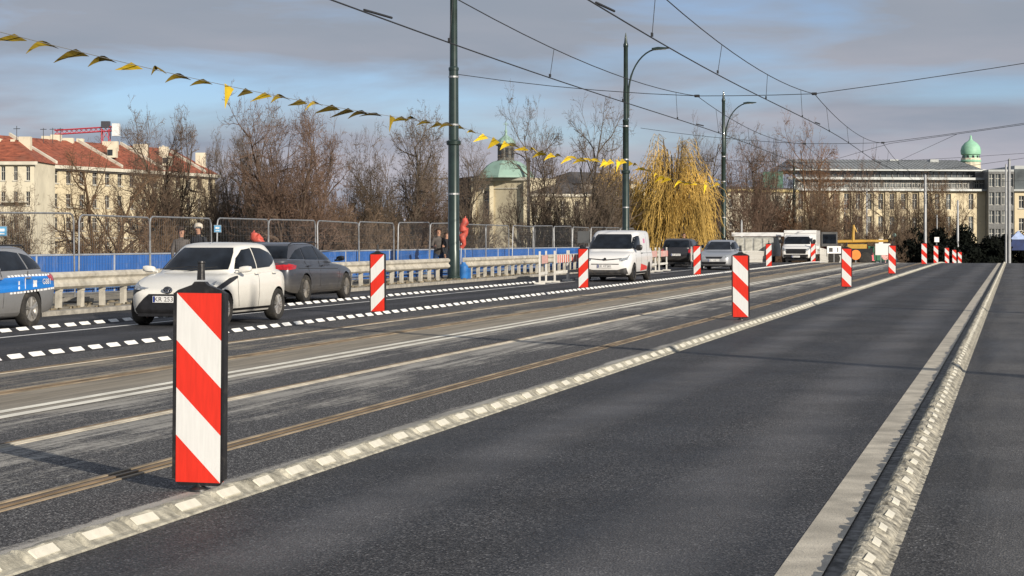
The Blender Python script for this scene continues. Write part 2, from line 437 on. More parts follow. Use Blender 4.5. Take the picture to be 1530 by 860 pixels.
# ================================================================ delineator panels
M_red = mat('reflective_red', (.72, .035, .018), .38, var=.07, scale=8, stretch=(6, 6, .6))
M_white = mat('reflective_white', (.74, .745, .73), .4, var=.04, scale=8, stretch=(6, 6, .6))
M_blk = mat('black_plastic', (.018, .018, .02), .42, var=.2, scale=6, bump=.2, dirt=((.12, .11, .1), .35, 14))
S = 1.157
def stripes(mb, w, h, yoff, mirror, z0, face):
    # pattern: bands of height h/4 sinking by h/4 across the width
    q = h/4
    def poly(zl0, zl1, mi):
        mb.cur = mi
        pts = [(-w/2, zl0), (w/2, zl0-q), (w/2, zl1-q), (-w/2, zl1)]
        # clip to 0..h
        def clip(ps, lo, sgn):
            out = []
            for i in range(len(ps)):
                a, b = ps[i], ps[(i+1) % len(ps)]
                ia, ib = sgn*(a[1]-lo) >= -1e-9, sgn*(b[1]-lo) >= -1e-9
                if ia: out.append(a)
                if ia != ib:
                    t = (lo-a[1])/(b[1]-a[1]); out.append((a[0]+t*(b[0]-a[0]), lo))
            return out
        ps = clip(clip(pts, 0, 1), h, -1)
        if len(ps) > 2:
            s = -1 if mirror else 1
            mb.add([(s*x*face, yoff, z0+z) for x, z in ps], [tuple(range(len(ps)))])
    # at the left edge from the top: white, red, white, red ; above the corner: red
    poly(4*q, 5*q, 1); poly(3*q, 4*q, 0); poly(2*q, 3*q, 1); poly(1*q, 2*q, 0); poly(0, q, 1); poly(-q, 0, 0)
def make_panel(mirror):
    root = empty('marker_panel', (0, 0, 0))
    w, h = .25*S, 1.0*S; z0 = .055
    b = MB()
    out = [(-w/2-.018, z0+.03), (-w/2+.02, z0-.02), (w/2-.02, z0-.02), (w/2+.018, z0+.03), (w/2+.018, z0+h+.0), (w/2-.005, z0+h+.018), (.05, z0+h+.05), (.032, z0+h+.07), (-.032, z0+h+.07), (-.05, z0+h+.05), (-w/2+.005, z0+h+.018), (-w/2-.018, z0+h+.0)]
    b.prism(out, -.026, .026)
    b.b2((-w/2-.022, -.032, z0+.02), (-w/2-.008, .032, z0+h)); b.b2((w/2+.008, -.032, z0+.02), (w/2+.022, .032, z0+h))
    b.build('housing', M_blk, root)
    hb = MB(); hb.lathe([(.026, z0+h+.08), (.024, z0+h+.12), (.022, z0+h+.18), (.026, z0+h+.185), (.024, z0+h+.195)], 10); hb.box((0, 0, z0+h+.13), (.018, .062, .09))
    hb.build('handle', M_blk, root, smooth=True)
    s = MB(); stripes(s, w, h, -.0285, mirror, z0, 1); s.build('striped_face', [M_white, M_red], root, fix=False)
    s = MB(); stripes(s, w, h, .0285, mirror, z0, -1); s.build('striped_face', [M_white, M_red], root, fix=False)
    f = MB(); f.lathe([(.07, -.01), (.065, .015), (.03, .03), (.028, .06)], 12); f.build('foot', M_blk, root, smooth=True)
    return root
PR, PL = make_panel(False), make_panel(True)
usedR = usedL = False
def panel(x, X, zadd, label, Y=None, sc_=1, rz=0, left=False, group='red and white striped marker panels'):
    global usedR, usedL
    if left: o = PL if not usedL else copy_tree(PL); usedL = True
    else: o = PR if not usedR else copy_tree(PR); usedR = True
    Y = Y if Y is not None else YX(x, X)
    o.location = (X, Y, deck_z(Y)+zadd); o.rotation_euler = (rng.uniform(-.008, .008), rng.uniform(-.012, .012), rz); o.scale = (sc_,)*3
    tag(o, label, 'marker panel', group)
    return o
panel(298, -4.84, 0.0, 'large nearest red and white marker panel in the left foreground', rz=.03)
panel(1107, -5.03, 0, 'second nearest marker panel on the near kerb, standing right of the silver car')
panel(1265, -5.03, 0, 'marker panel on the near kerb right of the yellow machine')
panel(1333, -5.05, 0, 'marker panel on the near kerb between the dark car and the white sign board')
panel(1381, -5.1, 0, 'marker panel at the foot of the tall pale grey pole near the crest')
panel(1398.5, -5.2, 0, 'marker panel under the small white sign at the crest')
panel(1415, -4.53, .0, 'thin distant marker panel, leftmost of the last three at the crest', Y=135, sc_=.93)
panel(1426, -4.13, 0, 'thin distant marker panel, middle of the last three at the crest', Y=138, sc_=.9)
panel(1434, -3.85, 0, 'thin distant marker panel, rightmost of the last three at the crest', Y=141, sc_=.88)
panel(565, -12.55, 0, 'marker panel in front of the guardrail, right of the dark grey estate car', left=True)
panel(872, -12.6, 0, 'marker panel touching the left edge of the white van', left=True)
panel(1042, -12.6, 0, 'marker panel between the black car and the silver car', left=True)
panel(1149, -12.6, 0, 'marker panel left of the white trailer', left=True)
panel(1214, -12.75, 0, 'marker panel in front of the right side of the white box van', left=True, Y=127)
panel(1221, -12.9, 0, 'marker panel partly hidden just right of the white box van bonnet', Y=137, left=True)
panel(1228, -13.1, 0, 'marker panel leaning at the left end of the white barrier fence', Y=143)
panel(1291, -10.2, 0.1, 'pinkish faded marker panel left of the green container', Y=138)
# ================================================================ vehicles
def paint(name, col, rough=.28, metal=0, coat=.6, dirty=.25):
    m, nt, b = base(name)
    v = coords(nt)
    z = nn(nt, 'ShaderNodeSeparateXYZ'); nt.links.new(v, z.inputs[0])
    n = noise_(nt, v, 2.2, 6, .65)
    low = ramp(nt, math_(nt, 'SUBTRACT', z.outputs[2], math_(nt, 'MULTIPLY', n, .5)), [(-.05, 1), (.42, 0)])   # road dirt splashed low on the body
    c = mixc(nt, math_(nt, 'MULTIPLY', low, dirty), col, (.16, .14, .11))
    c = mixc(nt, math_(nt, 'MULTIPLY', ramp(nt, noise_(nt, v, 30, 4), [(.45, 0), (.8, 1)]), dirty*.3), c, (.2, .18, .15))
    nt.links.new(c, b.inputs['Base Color'])
    b.inputs['Metallic'].default_value = metal; b.inputs['Coat Weight'].default_value = coat; b.inputs['Coat Roughness'].default_value = .06
    nt.links.new(math_(nt, 'ADD', math_(nt, 'MULTIPLY', low, .35), rough), b.inputs['Roughness'])
    return m
M_glass = mat('tinted_window_glass', (.008, .011, .016), .09, var=.6, scale=2.5, spec=.35)
M_tyre = mat('tyre_rubber', (.022, .021, .02), .8, var=.25, scale=9, bump=.5, dirt=((.12, .105, .08), .6, 5))
M_rim = mat('alloy_rim', (.5, .49, .47), .35, metal=.7, var=.15, scale=6, dirt=((.2, .17, .13), .6, 6))
M_rimd = mat('dusty_alloy_rim', (.3, .28, .25), .4, metal=.6, var=.2, scale=6, dirt=((.24, .2, .15), .8, 6))
M_trim = mat('black_car_trim', (.016, .016, .018), .42, var=.3, scale=10)
M_seam = mat('panel_gap', (.01, .01, .01), .9, var=.1)
M_lampg = mat('headlight_glass', (.42, .45, .47), .08, metal=.35, var=.5, scale=22, coat=1)
M_lampr = mat('tail_lamp_red', (.45, .008, .012), .15, var=.2, scale=12, coat=1)
M_chrome = mat('chrome_trim', (.65, .65, .66), .12, metal=1, var=.05)
M_plate = mat('number_plate_white', (.75, .75, .74), .5, var=.04)
M_ink = mat('plate_ink', (.06, .06, .06), .6, var=.1)
P_white = paint('white_car_paint', (.74, .73, .68), dirty=.35)
P_grey = paint('dark_grey_car_paint', (.055, .06, .075), metal=.3, dirty=.55)
P_silver = paint('silver_car_paint', (.42, .44, .47), rough=.32, metal=.55, dirty=.3)
P_police = paint('police_grey_paint', (.33, .34, .355), rough=.35, metal=.45, dirty=.45)
P_black = paint('black_car_paint', (.02, .02, .025), dirty=.35)

def interp(tab, x):
    """smooth interpolation through rows (x, a, b, ...)"""
    if x <= tab[0][0]: return tab[0][1:]
    if x >= tab[-1][0]: return tab[-1][1:]
    for i in range(len(tab)-1):
        if tab[i][0] <= x <= tab[i+1][0]:
            t = (x-tab[i][0])/(tab[i+1][0]-tab[i][0]); out = []
            for k in range(1, len(tab[0])):
                p1, p2 = tab[i][k], tab[i+1][k]
                h = tab[i+1][0]-tab[i][0]
                def slope(j):
                    if j <= 0 or j >= len(tab)-1: return None
                    a = (tab[j][k]-tab[j-1][k])/(tab[j][0]-tab[j-1][0]); b = (tab[j+1][k]-tab[j][k])/(tab[j+1][0]-tab[j][0])
                    return 0 if a*b <= 0 else 2*a*b/(a+b)
                s1, s2 = slope(i), slope(i+1); lin = (p2-p1)/h
                s1 = lin if s1 is None else s1; s2 = lin if s2 is None else s2
                out.append((2*t**3-3*t**2+1)*p1+(t**3-2*t**2+t)*h*s1+(-2*t**3+3*t**2)*p2+(t**3-t**2)*h*s2)
            return out
def loft_body(rows, n=46):
    """rows: x, zlow, ztop, halfwidth"""
    mb = MB(); x0, x1 = rows[0][0], rows[-1][0]; rings = []
    xs = []
    for i in range(n+1):
        t = i/n; xs.append(x0+(x1-x0)*(.5-.5*math.cos(math.pi*t))*.5+(x1-x0)*t*.5)
    for x in xs:
        zl, zt, hw = interp(rows, x); H = zt-zl
        half = [(0, zl), (.72*hw, zl), (.9*hw, zl+.02), (.965*hw, zl+.14*H), (.985*hw, zl+.3*H), (hw*1.0, zl+.5*H), (hw*.998, zl+.68*H), (.985*hw, zl+.82*H), (.955*hw, zl+.915*H), (.89*hw, zl+.965*H), (.75*hw, zl+.988*H), (.4*hw, zt), (0, zt+.006)]
        ring = half+[(-y, z) for y, z in half[-2:0:-1]]
        rings.append([(x, y, z) for y, z in ring])
    m = len(rings[0]); vs = [v for r in rings for v in r]; fs = []
    for i in range(len(rings)-1):
        for k in range(m): fs.append((i*m+k, (i+1)*m+k, (i+1)*m+(k+1) % m, i*m+(k+1) % m))
    fs.append(tuple(range(m))); fs.append(tuple((len(rings)-1)*m+k for k in range(m))[::-1])
    return mb.add(vs, fs)
def loft_cabin(mb, levels, n=40, ex=4.5):
    """levels: z, xfront, xrear, halfwidth (bottom to top)"""
    rings = []
    z0, z1 = levels[0][0], levels[-1][0]
    for i in range(15):
        z = z0+(z1-z0)*(1-(1-i/14)**1.35)
        xf, xr, hw = interp(levels, z); xc, a = (xf+xr)/2, abs(xf-xr)/2
        r = []
        for k in range(n):
            t = 2*math.pi*(k+.5)/n; c, s = math.cos(t), math.sin(t)
            r.append((xc+a*math.copysign(abs(c)**(2/ex), c), hw*math.copysign(abs(s)**(2/ex), s), z))
        rings.append(r)
    top = rings[-1]; zt = z1
    for f, dz in ((.93, .012), (.75, .024), (.4, .032)):
        xc = sum(v[0] for v in top)/n; rings.append([(xc+(v[0]-xc)*f, v[1]*f, zt+dz) for v in top])
    vs = [v for r in rings for v in r]; fs = []
    for i in range(len(rings)-1):
        for k in range(n): fs.append((i*n+k, i*n+(k+1) % n, (i+1)*n+(k+1) % n, (i+1)*n+k))
    fs.append(tuple((len(rings)-1)*n+k for k in range(n))); fs.append(tuple(range(n))[::-1])
    return mb.add(vs, fs)

class Car:
    def __init__(s, name, label, rows, levels, pm, wheels, wr, wy, rimm, spokes=5, ex=4.5, arch=1.13):
        s.root = empty(name, (0, 0, 0), 0, label, 'car')
        s.h2 = None
        body = loft_body(rows); loft_cabin(body, levels, ex=ex)
        s.pm = pm
        o = body.build('body', [pm, M_seam], s.root, smooth=True)
        bm = bmesh.new(); bm.from_mesh(o.data); s.bvh = BVHTree.FromBMesh(bm); bm.free()
        # wheel arches are cut into the body
        cut = MB()
        for wx in wheels:
            for sy in (-1, 1): cut.lathe([(wr*arch, sy*(wy-.19)), (wr*arch, sy*(wy+.4))], 28, (wx, 0, wr*1.0), 'Y')
        co_ = cut.build('cut', [M_seam]);
        md = o.modifiers.new('b', 'BOOLEAN'); md.operation = 'DIFFERENCE'; md.object = co_; md.solver = 'EXACT'; md.use_self = True
        dg = bpy.context.evaluated_depsgraph_get(); me = bpy.data.meshes.new_from_object(o.evaluated_get(dg))
        o.modifiers.clear(); o.data = me
        bpy.data.objects.remove(co_)
        me.materials.clear(); me.materials.append(pm); me.materials.append(M_trim)
        for p in me.polygons:
            c = p.center; p.material_index = 0
            for wx in wheels:
                d = math.hypot(c.x-wx, c.z-wr)
                if d < wr*arch*1.01 and abs(c.y) < wy+.1: p.material_index = 1
        me.polygons.foreach_set('use_smooth', [True]*len(me.polygons))
        try: me.set_sharp_from_angle(angle=R(32))
        except Exception: pass
        s.body = o
        for wx in wheels:
            for sy in (-1, 1): s.wheel(wx, sy, wy, wr, rimm, spokes)
        # dark underside
        u = MB(); u.b2((rows[0][0]*.9, -wy*.75, .16), (rows[-1][0]*.9, wy*.75, .3)); u.build('underbody', M_trim, s.root)
    def wheel(s, wx, sy, wy, r, rimm, spokes):
        y = sy*wy
        def Q(h): return y+sy*h
        t = MB(); rr = [(r*.62, Q(-.18)), (r*.93, Q(-.19)), (r, Q(-.16)), (r, Q(-.03)), (r*.95, Q(0)), (r*.8, Q(.008)), (r*.66, Q(-.005)), (r*.64, Q(-.03))]
        t.lathe([(a, b) for a, b in rr], 28, (wx, 0, r), 'Y', closed=True)
        w = t.build('wheel', M_tyre, s.root, smooth=True)
        m = MB(); m.lathe([(r*.64, Q(-.16)), (r*.66, Q(-.015)), (r*.62, Q(-.012)), (r*.6, Q(-.05))], 28, (wx, 0, r), 'Y')
        for k in range(spokes):
            a = 2*math.pi*k/spokes+.2
            for da in (-.13, .13):
                ca, sa = math.cos(a+da), math.sin(a+da); cb, sb = math.cos(a+da*.4), math.sin(a+da*.4)
                p0 = (wx+ca*r*.61, Q(-.022), r+sa*r*.61); p1 = (wx+cb*r*.1, Q(-.03), r+sb*r*.1)
                m.tube([p1, p0], [r*.06, r*.05], 5)
        m.lathe([(r*.15, Q(-.06)), (r*.15, Q(-.02)), (r*.1, Q(-.01))], 14, (wx, 0, r), 'Y')
        m.build('rim', rimm, w, smooth=True)
        d = MB(); d.lathe([(r*.6, Q(-.1)), (r*.6, Q(-.075))], 20, (wx, 0, r), 'Y'); d.build('brake_disc', M_trim, w)
    def patch(s, name, poly, side, m, eps=.008, grid=.045, parent=None, depth=.012):
        """sheet of the given outline lying on the bodywork. side: L (+y) R (-y) F (+x) B (-x) T (+z)"""
        bm = bmesh.new()
        vs = [bm.verts.new((u, v, 0)) for u, v in poly]; bm.faces.new(vs)
        us = [p[0] for p in poly]; ws = [p[1] for p in poly]
        for ax, lo, hi in ((0, min(us), max(us)), (1, min(ws), max(ws))):
            k = lo+grid
            while k < hi-grid*.3:
                co_ = (k, 0, 0) if ax == 0 else (0, k, 0); no = (1, 0, 0) if ax == 0 else (0, 1, 0)
                bmesh.ops.bisect_plane(bm, geom=bm.verts[:]+bm.edges[:]+bm.faces[:], plane_co=co_, plane_no=no, dist=1e-5); k += grid
        nrm = {}; bad = 0
        for v in bm.verts:
            a, b = v.co.x, v.co.y
            o, d = {'L': ((a, 3, b), (0, -1, 0)), 'R': ((a, -3, b), (0, 1, 0)), 'F': ((6, a, b), (-1, 0, 0)), 'B': ((-6, a, b), (1, 0, 0)), 'T': ((a, b, 4), (0, 0, -1))}[side]
            hit = s.bvh.ray_cast(Vector(o), Vector(d), 12)
            if hit[0] is None: bad += 1; nrm[v] = -Vector(d); v.co = Vector(o)+Vector(d)*(3-.8 if side in 'LR' else 4.2); continue
            n = hit[1] if hit[1].dot(Vector(d)) < 0 else -hit[1]
            n = (n.normalized()-Vector(d)).normalized()
            v.co = hit[0]+n*eps; nrm[v] = n
        be = [e for e in bm.edges if len(e.link_faces) == 1]
        r = bmesh.ops.extrude_edge_only(bm, edges=be)
        for v in [g_ for g_ in r['geom'] if isinstance(g_, bmesh.types.BMVert)]:
            # push the rim back into the body
            src = min((w for w in nrm), key=lambda w: (w.co-v.co).length_squared)
            v.co = v.co-nrm[src]*depth
        bmesh.ops.recalc_face_normals(bm, faces=bm.faces)
        me = bpy.data.meshes.new(name); bm.to_mesh(me); bm.free(); me.materials.append(m)
        me.polygons.foreach_set('use_smooth', [True]*len(me.polygons))
        try: me.set_sharp_from_angle(angle=R(35))
        except Exception: pass
        o = bpy.data.objects.new(name, me); C.objects.link(o); o.parent = parent or s.root
        return o
    def both(s, name, poly, m, **k): 
        return [s.patch(name, poly, 'L', m, **k), s.patch(name, poly, 'R', m, **k)]
    def line(s, pts, side, m=None, w=.008, name='panel_gap', **k):
        """a thin line on the bodywork: merged into the outline strip"""
        poly = []
        P = [Vector((p[0], p[1])) for p in pts]; l, r = [], []
        for i, p in enumerate(P):
            d = (P[min(i+1, len(P)-1)]-P[max(i-1, 0)]).normalized(); q = Vector((-d.y, d.x))*w/2
            l.append(tuple(p+q)); r.append(tuple(p-q))
        return s.patch(name, l+r[::-1], side, m or M_seam, eps=.003, grid=.12, depth=.006, **k)
    def mirror(s, x, z, y, sz=(.1, .2, .15), m=None):
        for sy in (-1, 1):
            b = MB(); b.add([((x+sz[0]*.5*math.copysign(abs(math.cos(t))**.6, math.cos(t))*k), sy*(y+sz[1]*.55+w_*sz[1]*.55), z+sz[2]*.5*math.copysign(abs(math.sin(t))**.6, math.sin(t))*k+w_*.01) for w_, k in ((-1, .55), (-.85, .85), (-.3, 1), (.4, .97), (.85, .75), (1, .4)) for t in [2*math.pi*i/12 for i in range(12)]], [(r_*12+i, r_*12+(i+1) % 12, (r_+1)*12+(i+1) % 12, (r_+1)*12+i) for r_ in range(5) for i in range(12)]+[tuple(range(12))[::-1], tuple(range(60, 72))]); b.tube([(x+.02, sy*(y-.06), z-.05), (x, sy*(y+.08), z-.03)], .022, 6)
            o = b.build('side_mirror', m or s.pm, s.root, smooth=True)
            g_ = MB(); g_.ball((x-sz[0]*.42, sy*(y+sz[1]*.55), z), 1, 10, (.012, sz[1]*.48, sz[2]*.42)); g_.build('mirror_glass', M_glass, o, smooth=True)
    def plate(s, x, z, txt, face=1, y=0):
        b = MB(); b.box((x, y, z), (.014, .52, .115)); o = b.build('number_plate', M_plate, s.root)
        t = MB(); M = Matrix.Translation((x+face*.008, y, z-.002))@Matrix.Rotation(R(90)*face, 4, 'Z')@Matrix.Rotation(R(90), 4, 'X')
        text_mb(txt, .115, t, M); t.build('plate_text', M_ink, o, fix=False)
        bb = MB(); bb.box((x+face*.0075, y+face*-.235*1, z), (.002, .035, .105)); bb.build('plate_band', mat('eu_blue', (.01, .05, .35), .5), o)
    def place(s, X, Y, heading, z=0, sc_=1):
        s.root.location = (X, Y, deck_z(Y)+z); s.root.rotation_euler = (0, 0, heading); s.root.scale = (sc_,)*3 if not hasattr(sc_, '__len__') else sc_
TOWARD = R(-90); AWAY = R(90)

# ---- white hatchback, coming towards us
rows = [(-1.74, .38, .72, .58), (-1.70, .3, .86, .68), (-1.6, .24, .93, .755), (-1.3, .2, .98, .80), (-.5, .19, .97, .808), (.3, .19, .95, .808), (.75, .19, .925, .808), (1.15, .2, .86, .80), (1.42, .2, .77, .765), (1.6, .19, .68, .69), (1.70, .2, .62, .6), (1.735, .26, .56, .5)]
lev = [(.86, .93, -1.62, .76), (1.0, .68, -1.60, .745), (1.2, .37, -1.5, .685), (1.36, .10, -1.33, .62), (1.415, -.02, -1.24, .585), (1.438, -.16, -1.12, .53)]
h = Car('hatchback', 'white hatchback with black grille, driving towards the camera behind the foreground marker panel', rows, lev, P_white, (1.16, -1.20), .30, .805, M_rim, 8)
h.patch('windscreen', [(-.60, .98), (0, .955), (.60, .98), (.57, 1.1), (.51, 1.28), (.46, 1.365), (-.46, 1.365), (-.51, 1.28), (-.57, 1.1)], 'F', M_glass, eps=.012, grid=.035)
h.both('side_window', [(.50, .985), (.44, 1.04), (.27, 1.18), (.0, 1.33), (-.27, 1.36), (-.27, .985)], M_glass, eps=.01, grid=.035)
h.both('side_window', [(-.33, .99), (-.33, 1.37), (-.72, 1.355), (-1.08, 1.27), (-1.27, 1.16), (-1.12, 1.08), (-.9, 1.01)], M_glass)
h.both('black_pillar', [(1.50, .66), (1.38, .70), (1.25, .75), (.95, .835), (.72, .865), (.60, .87), (.60, .84), (.75, .80), (1.05, .72), (1.3, .645), (1.48, .60)], M_trim, eps=.005)
h.both('door_seam', [(.628, .86), (.64, .86), (.662, .6), (.572, .32), (.56, .32), (.65, .6)], M_seam, eps=.002)
h.both('door_seam', [(-.298, .86), (-.288, .86), (-.288, .3), (-.298, .3)], M_seam, eps=.002)
h.both('sill', [(.8, .29), (.8, .2), (-.86, .2), (-.86, .29)], M_trim, eps=.003)
for sy, sd in ((1, 'L'), (-1, 'R')):
    for dx in (-.2, -1.0):
        b = MB(); b.box((dx, sy*.815, .90), (.16, .03, .025)); b.build('door_handle', P_white, h.root)
h.patch('grille', [(-.34, .565), (.34, .565), (.42, .50), (.60, .30), (.58, .225), (-.58, .225), (-.60, .30), (-.42, .50)], 'F', M_trim, eps=.008)
h.line([(-.5, .36), (.5, .36)], 'F', M_seam, w=.02, name='grille_bar')
for s_ in (1, -1):
    q = lambda L: [(s_*a, b) for a, b in (L if s_ == 1 else L[::-1])]
    h.patch('headlight', q([(.38, .665), (.56, .69), (.66, .74), (.70, .79), (.715, .72), (.66, .64), (.5, .63)]), 'F', M_lampg, eps=.01)
    h.patch('headlight_lens', q([(.42, .655), (.55, .67), (.53, .645), (.44, .64)]), 'F', M_chrome, eps=.014)
    h.patch('headlight_surround', q([(.5, .63), (.66, .64), (.72, .70), (.735, .62), (.7, .52), (.64, .56)]), 'F', M_trim, eps=.006)
b = MB(); b.lathe([(.062, 1.712), (.066, 1.738), (.055, 1.745)], 20, (0, 0, .635), 'X'); e = b.build('oval_badge', M_trim, h.root, smooth=True); e.scale = (1, 1.25, 1)
b = MB(); b.tube([(1.75, .05*math.cos(t*.4)*1.2, .635+.042*math.sin(t*.4)) for t in range(17)], .006, 5); b.tube([(1.752, .022*math.cos(t*.4), .637+.036*math.sin(t*.4)) for t in range(17)], .005, 5); b.tube([(1.752, .04*math.cos(t*.4), .655+.015*math.sin(t*.4)) for t in range(17)], .005, 5)
b.build('badge_rings', M_chrome, e)
h.plate(1.755, .475, 'KR 2531E')
h.mirror(.56, .985, .79, (.13, .2, .12))
b = MB(); b.tube([(-.1, 0, 1.46), (-.22, 0, 1.62)], [.006, .003], 5); b.build('aerial', M_trim, h.root)
b = MB(); b.tube([(.86, -.55, .985), (.74, -.1, 1.03), (.75, .1, 1.03)], .008, 4); b.tube([(.86, -.05, .985), (.72, .45, 1.03)], .008, 4); b.build('wipers', M_trim, h.root)
b = MB(); b.box((1.62, 0, .2), (.2, 1.1, .05)); b.build('lower_lip', M_trim, h.root)
h.place(-14.34, 33.15, TOWARD, sc_=(1.07, 1.045, 1.0))

# ---- dark grey estate, driving away
def estate(name, label, pm, rimm, L=1.0, spokes=10):
    rows = [(-2.42, .42, .74, .70), (-2.38, .32, .9, .80), (-2.25, .26, .98, .87), (-1.8, .22, 1.0, .905), (-.6, .2, .975, .915), (.5, .2, .955, .915), (1.0, .2, .925, .912), (1.6, .2, .86, .89), (2.0, .2, .78, .84), (2.25, .2, .70, .76), (2.37, .24, .64, .66), (2.4, .3, .58, .58)]
    lev = [(.9, 1.12, -2.34, .86), (1.02, .86, -2.30, .84), (1.2, .45, -2.10, .75), (1.34, .12, -1.88, .67), (1.39, -.04, -1.78, .63), (1.41, -.2, -1.66, .58)]
    c = Car(name, label, rows, lev, pm, (1.45, -1.42), .335, .915, rimm, spokes)
    c.patch('windscreen', [(-.68, .99), (.68, .99), (.64, 1.1), (.57, 1.28), (.52, 1.34), (-.52, 1.34), (-.57, 1.28), (-.64, 1.1)], 'F', M_glass)
    c.patch('rear_window', [(-.68, 1.06), (.68, 1.06), (.6, 1.27), (.56, 1.35), (-.56, 1.35), (-.6, 1.27)], 'B', M_glass)
    c.both('side_window', [(.78, 1.0), (.42, 1.18), (.1, 1.3), (-.25, 1.345), (-.42, 1.35), (-.42, 1.015)], M_glass)
    c.both('side_window', [(-.48, 1.015), (-.48, 1.35), (-.95, 1.34), (-1.28, 1.31), (-1.36, 1.03)], M_glass)
    c.both('side_window', [(-1.42, 1.035), (-1.34, 1.305), (-1.62, 1.26), (-1.86, 1.16), (-2.06, 1.05)], M_glass)
    for pts in ([(.86, .93), (.9, .6), (.82, .34)], [(-.45, 1.0), (-.45, .28)], [(-1.4, 1.0), (-1.2, .72), (-1.05, .62)]):
        c.line(pts, 'L'); c.line(pts, 'R')
    c.line([(.8, .79), (-1.9, .83)], 'L', w=.012); c.line([(.8, .79), (-1.9, .83)], 'R', w=.012)
    c.both('window_trim', [(.84, .985), (.84, 1.0), (-2.12, 1.043), (-2.12, 1.028)], M_chrome if pm is P_grey else M_trim, eps=.004)
    c.both('sill', [(1.05, .3), (1.05, .2), (-1.03, .2), (-1.03, .3)], pm, eps=.02)
    for sy in (1, -1):
        for dx in (-.3, -1.25):
            b = MB(); b.box((dx, sy*.925, .88), (.18, .03, .025)); b.build('door_handle', pm, c.root)
        b = MB(); b.tube([(.05, sy*.6, 1.40), (-.1, sy*.61, 1.445), (-1.6, sy*.6, 1.44), (-1.75, sy*.58, 1.38)], .014, 6); b.build('roof_rail', M_trim, c.root, smooth=True)
        c.patch('tail_lamp', [(sy*y, z) for y, z in ([(.40, .80), (.84, .80), (.85, .92), (.40, .905)] if sy > 0 else [(.40, .80), (.84, .80), (.85, .92), (.40, .905)][::-1])], 'B', M_lampr, eps=.012)
        c.patch('tail_lamp', [(-2.38, .80), (-2.1, .82), (-2.0, .9), (-2.33, .94)], 'L' if sy > 0 else 'R', M_lampr, eps=.012)
        c.patch('headlight', [(sy*y, z) for y, z in ([(.45, .62), (.72, .66), (.76, .74), (.5, .68)] if sy > 0 else [(.45, .62), (.72, .66), (.76, .74), (.5, .68)][::-1])], 'F', M_lampg, eps=.01)
    c.patch('grille', [(-.4, .66), (.4, .66), (.34, .3), (-.34, .3)], 'F', M_trim, eps=.01)
    c.patch('rear_bumper_insert', [(-.7, .42), (.7, .42), (.6, .3), (-.6, .3)], 'B', M_trim, eps=.01)
    c.mirror(.72, 1.04, .9, (.14, .18, .13), M_trim if pm is P_grey else pm)
    return c
est = estate('estate_car', 'dirty dark grey estate car driving away beside the guardrail, partly behind the white hatchback', P_grey, M_rimd)
est.plate(-2.43, .62, 'KR 7F402', -1)
est.place(-17.25, 44.9, AWAY, sc_=(1, 1, 1.0))
pol = estate('police_car', 'silver grey police estate with a blue checkered band, cut off by the left edge', P_police, M_rim, spokes=5)
M_pblue = mat('police_blue_film', (.012, .19, .62), .4, var=.08, coat=.4)
M_film = mat('white_reflective_film', (.8, .8, .8), .4, var=.03)
M_ptext = mat('white_lettering', (.8, .81, .82), .5, var=.03)
for sd in 'LR':
    pol.patch('blue_band', [(1.5, .60), (1.5, .83), (-1.0, .90), (-2.2, .90), (-2.40, .78), (-2.36, .70), (-1.9, .69), (-1.0, .655)], sd, M_pblue, eps=.008)
    seg = [((1.5, .85), (-1.0, .918)), ((-1.0, .918), (-2.15, .918)), ((1.5, .575), (-1.0, .632)), ((-1.0, .632), (-1.9, .665)), ((-1.9, .665), (-2.34, .685))]
    for (a, b_) in seg:
        L_ = math.hypot(b_[0]-a[0], b_[1]-a[1]); k = 0.0
        while k < L_-.03:
            t0, t1 = k/L_, min(1, (k+.06)/L_)
            p0 = (a[0]+(b_[0]-a[0])*t0, a[1]+(b_[1]-a[1])*t0); p1 = (a[0]+(b_[0]-a[0])*t1, a[1]+(b_[1]-a[1])*t1)
            if p0[0] < -.6: pol.patch('white_check', [(p0[0], p0[1]-.016), (p0[0], p0[1]+.016), (p1[0], p1[1]+.016), (p1[0], p1[1]-.016)], sd, M_film, eps=.009)
            k += .12
# number and badge on the band (left flank, towards the camera)
def flank_text(c, txt, size, x, z, y, sd, parent=None):
    t = MB(); M = Matrix.Translation((x, y, z))@(Matrix.Rotation(R(180), 4, 'Z') if sd > 0 else Matrix())@Matrix.Rotation(R(90), 4, 'X')
    text_mb(txt, size, t, M); return t.build('lettering', M_ptext, parent or c.root, fix=False)
flank_text(pol, 'G881', .14, -1.93, .80, .915, 1); flank_text(pol, 'G881', .14, -1.93, .80, -.915, -1)
for sy in (1, -1):
    b = MB()
    b.prism([(-1.5+.085*math.cos(t*math.pi/4)*(1 if t % 2 else .62), .775+.085*math.sin(t*math.pi/4)*(1 if t % 2 else .62)) for t in range(8)], sy*.915, sy*.926); b.build('star_badge', M_film, pol.root)
    b = MB(); b.b2((-1.17, sy*.915, .69), (-1.155, sy*.924, .87)); b.ball((-.95, sy*.921, .71), .03, 8, (1, .2, 1)); b.b2((-.965, sy*.915, .76), (-.935, sy*.924, .83)); b.build('band_marks', M_film, pol.root)
pol.place(-17.25, 28.75, TOWARD, sc_=(1, 1, .985))

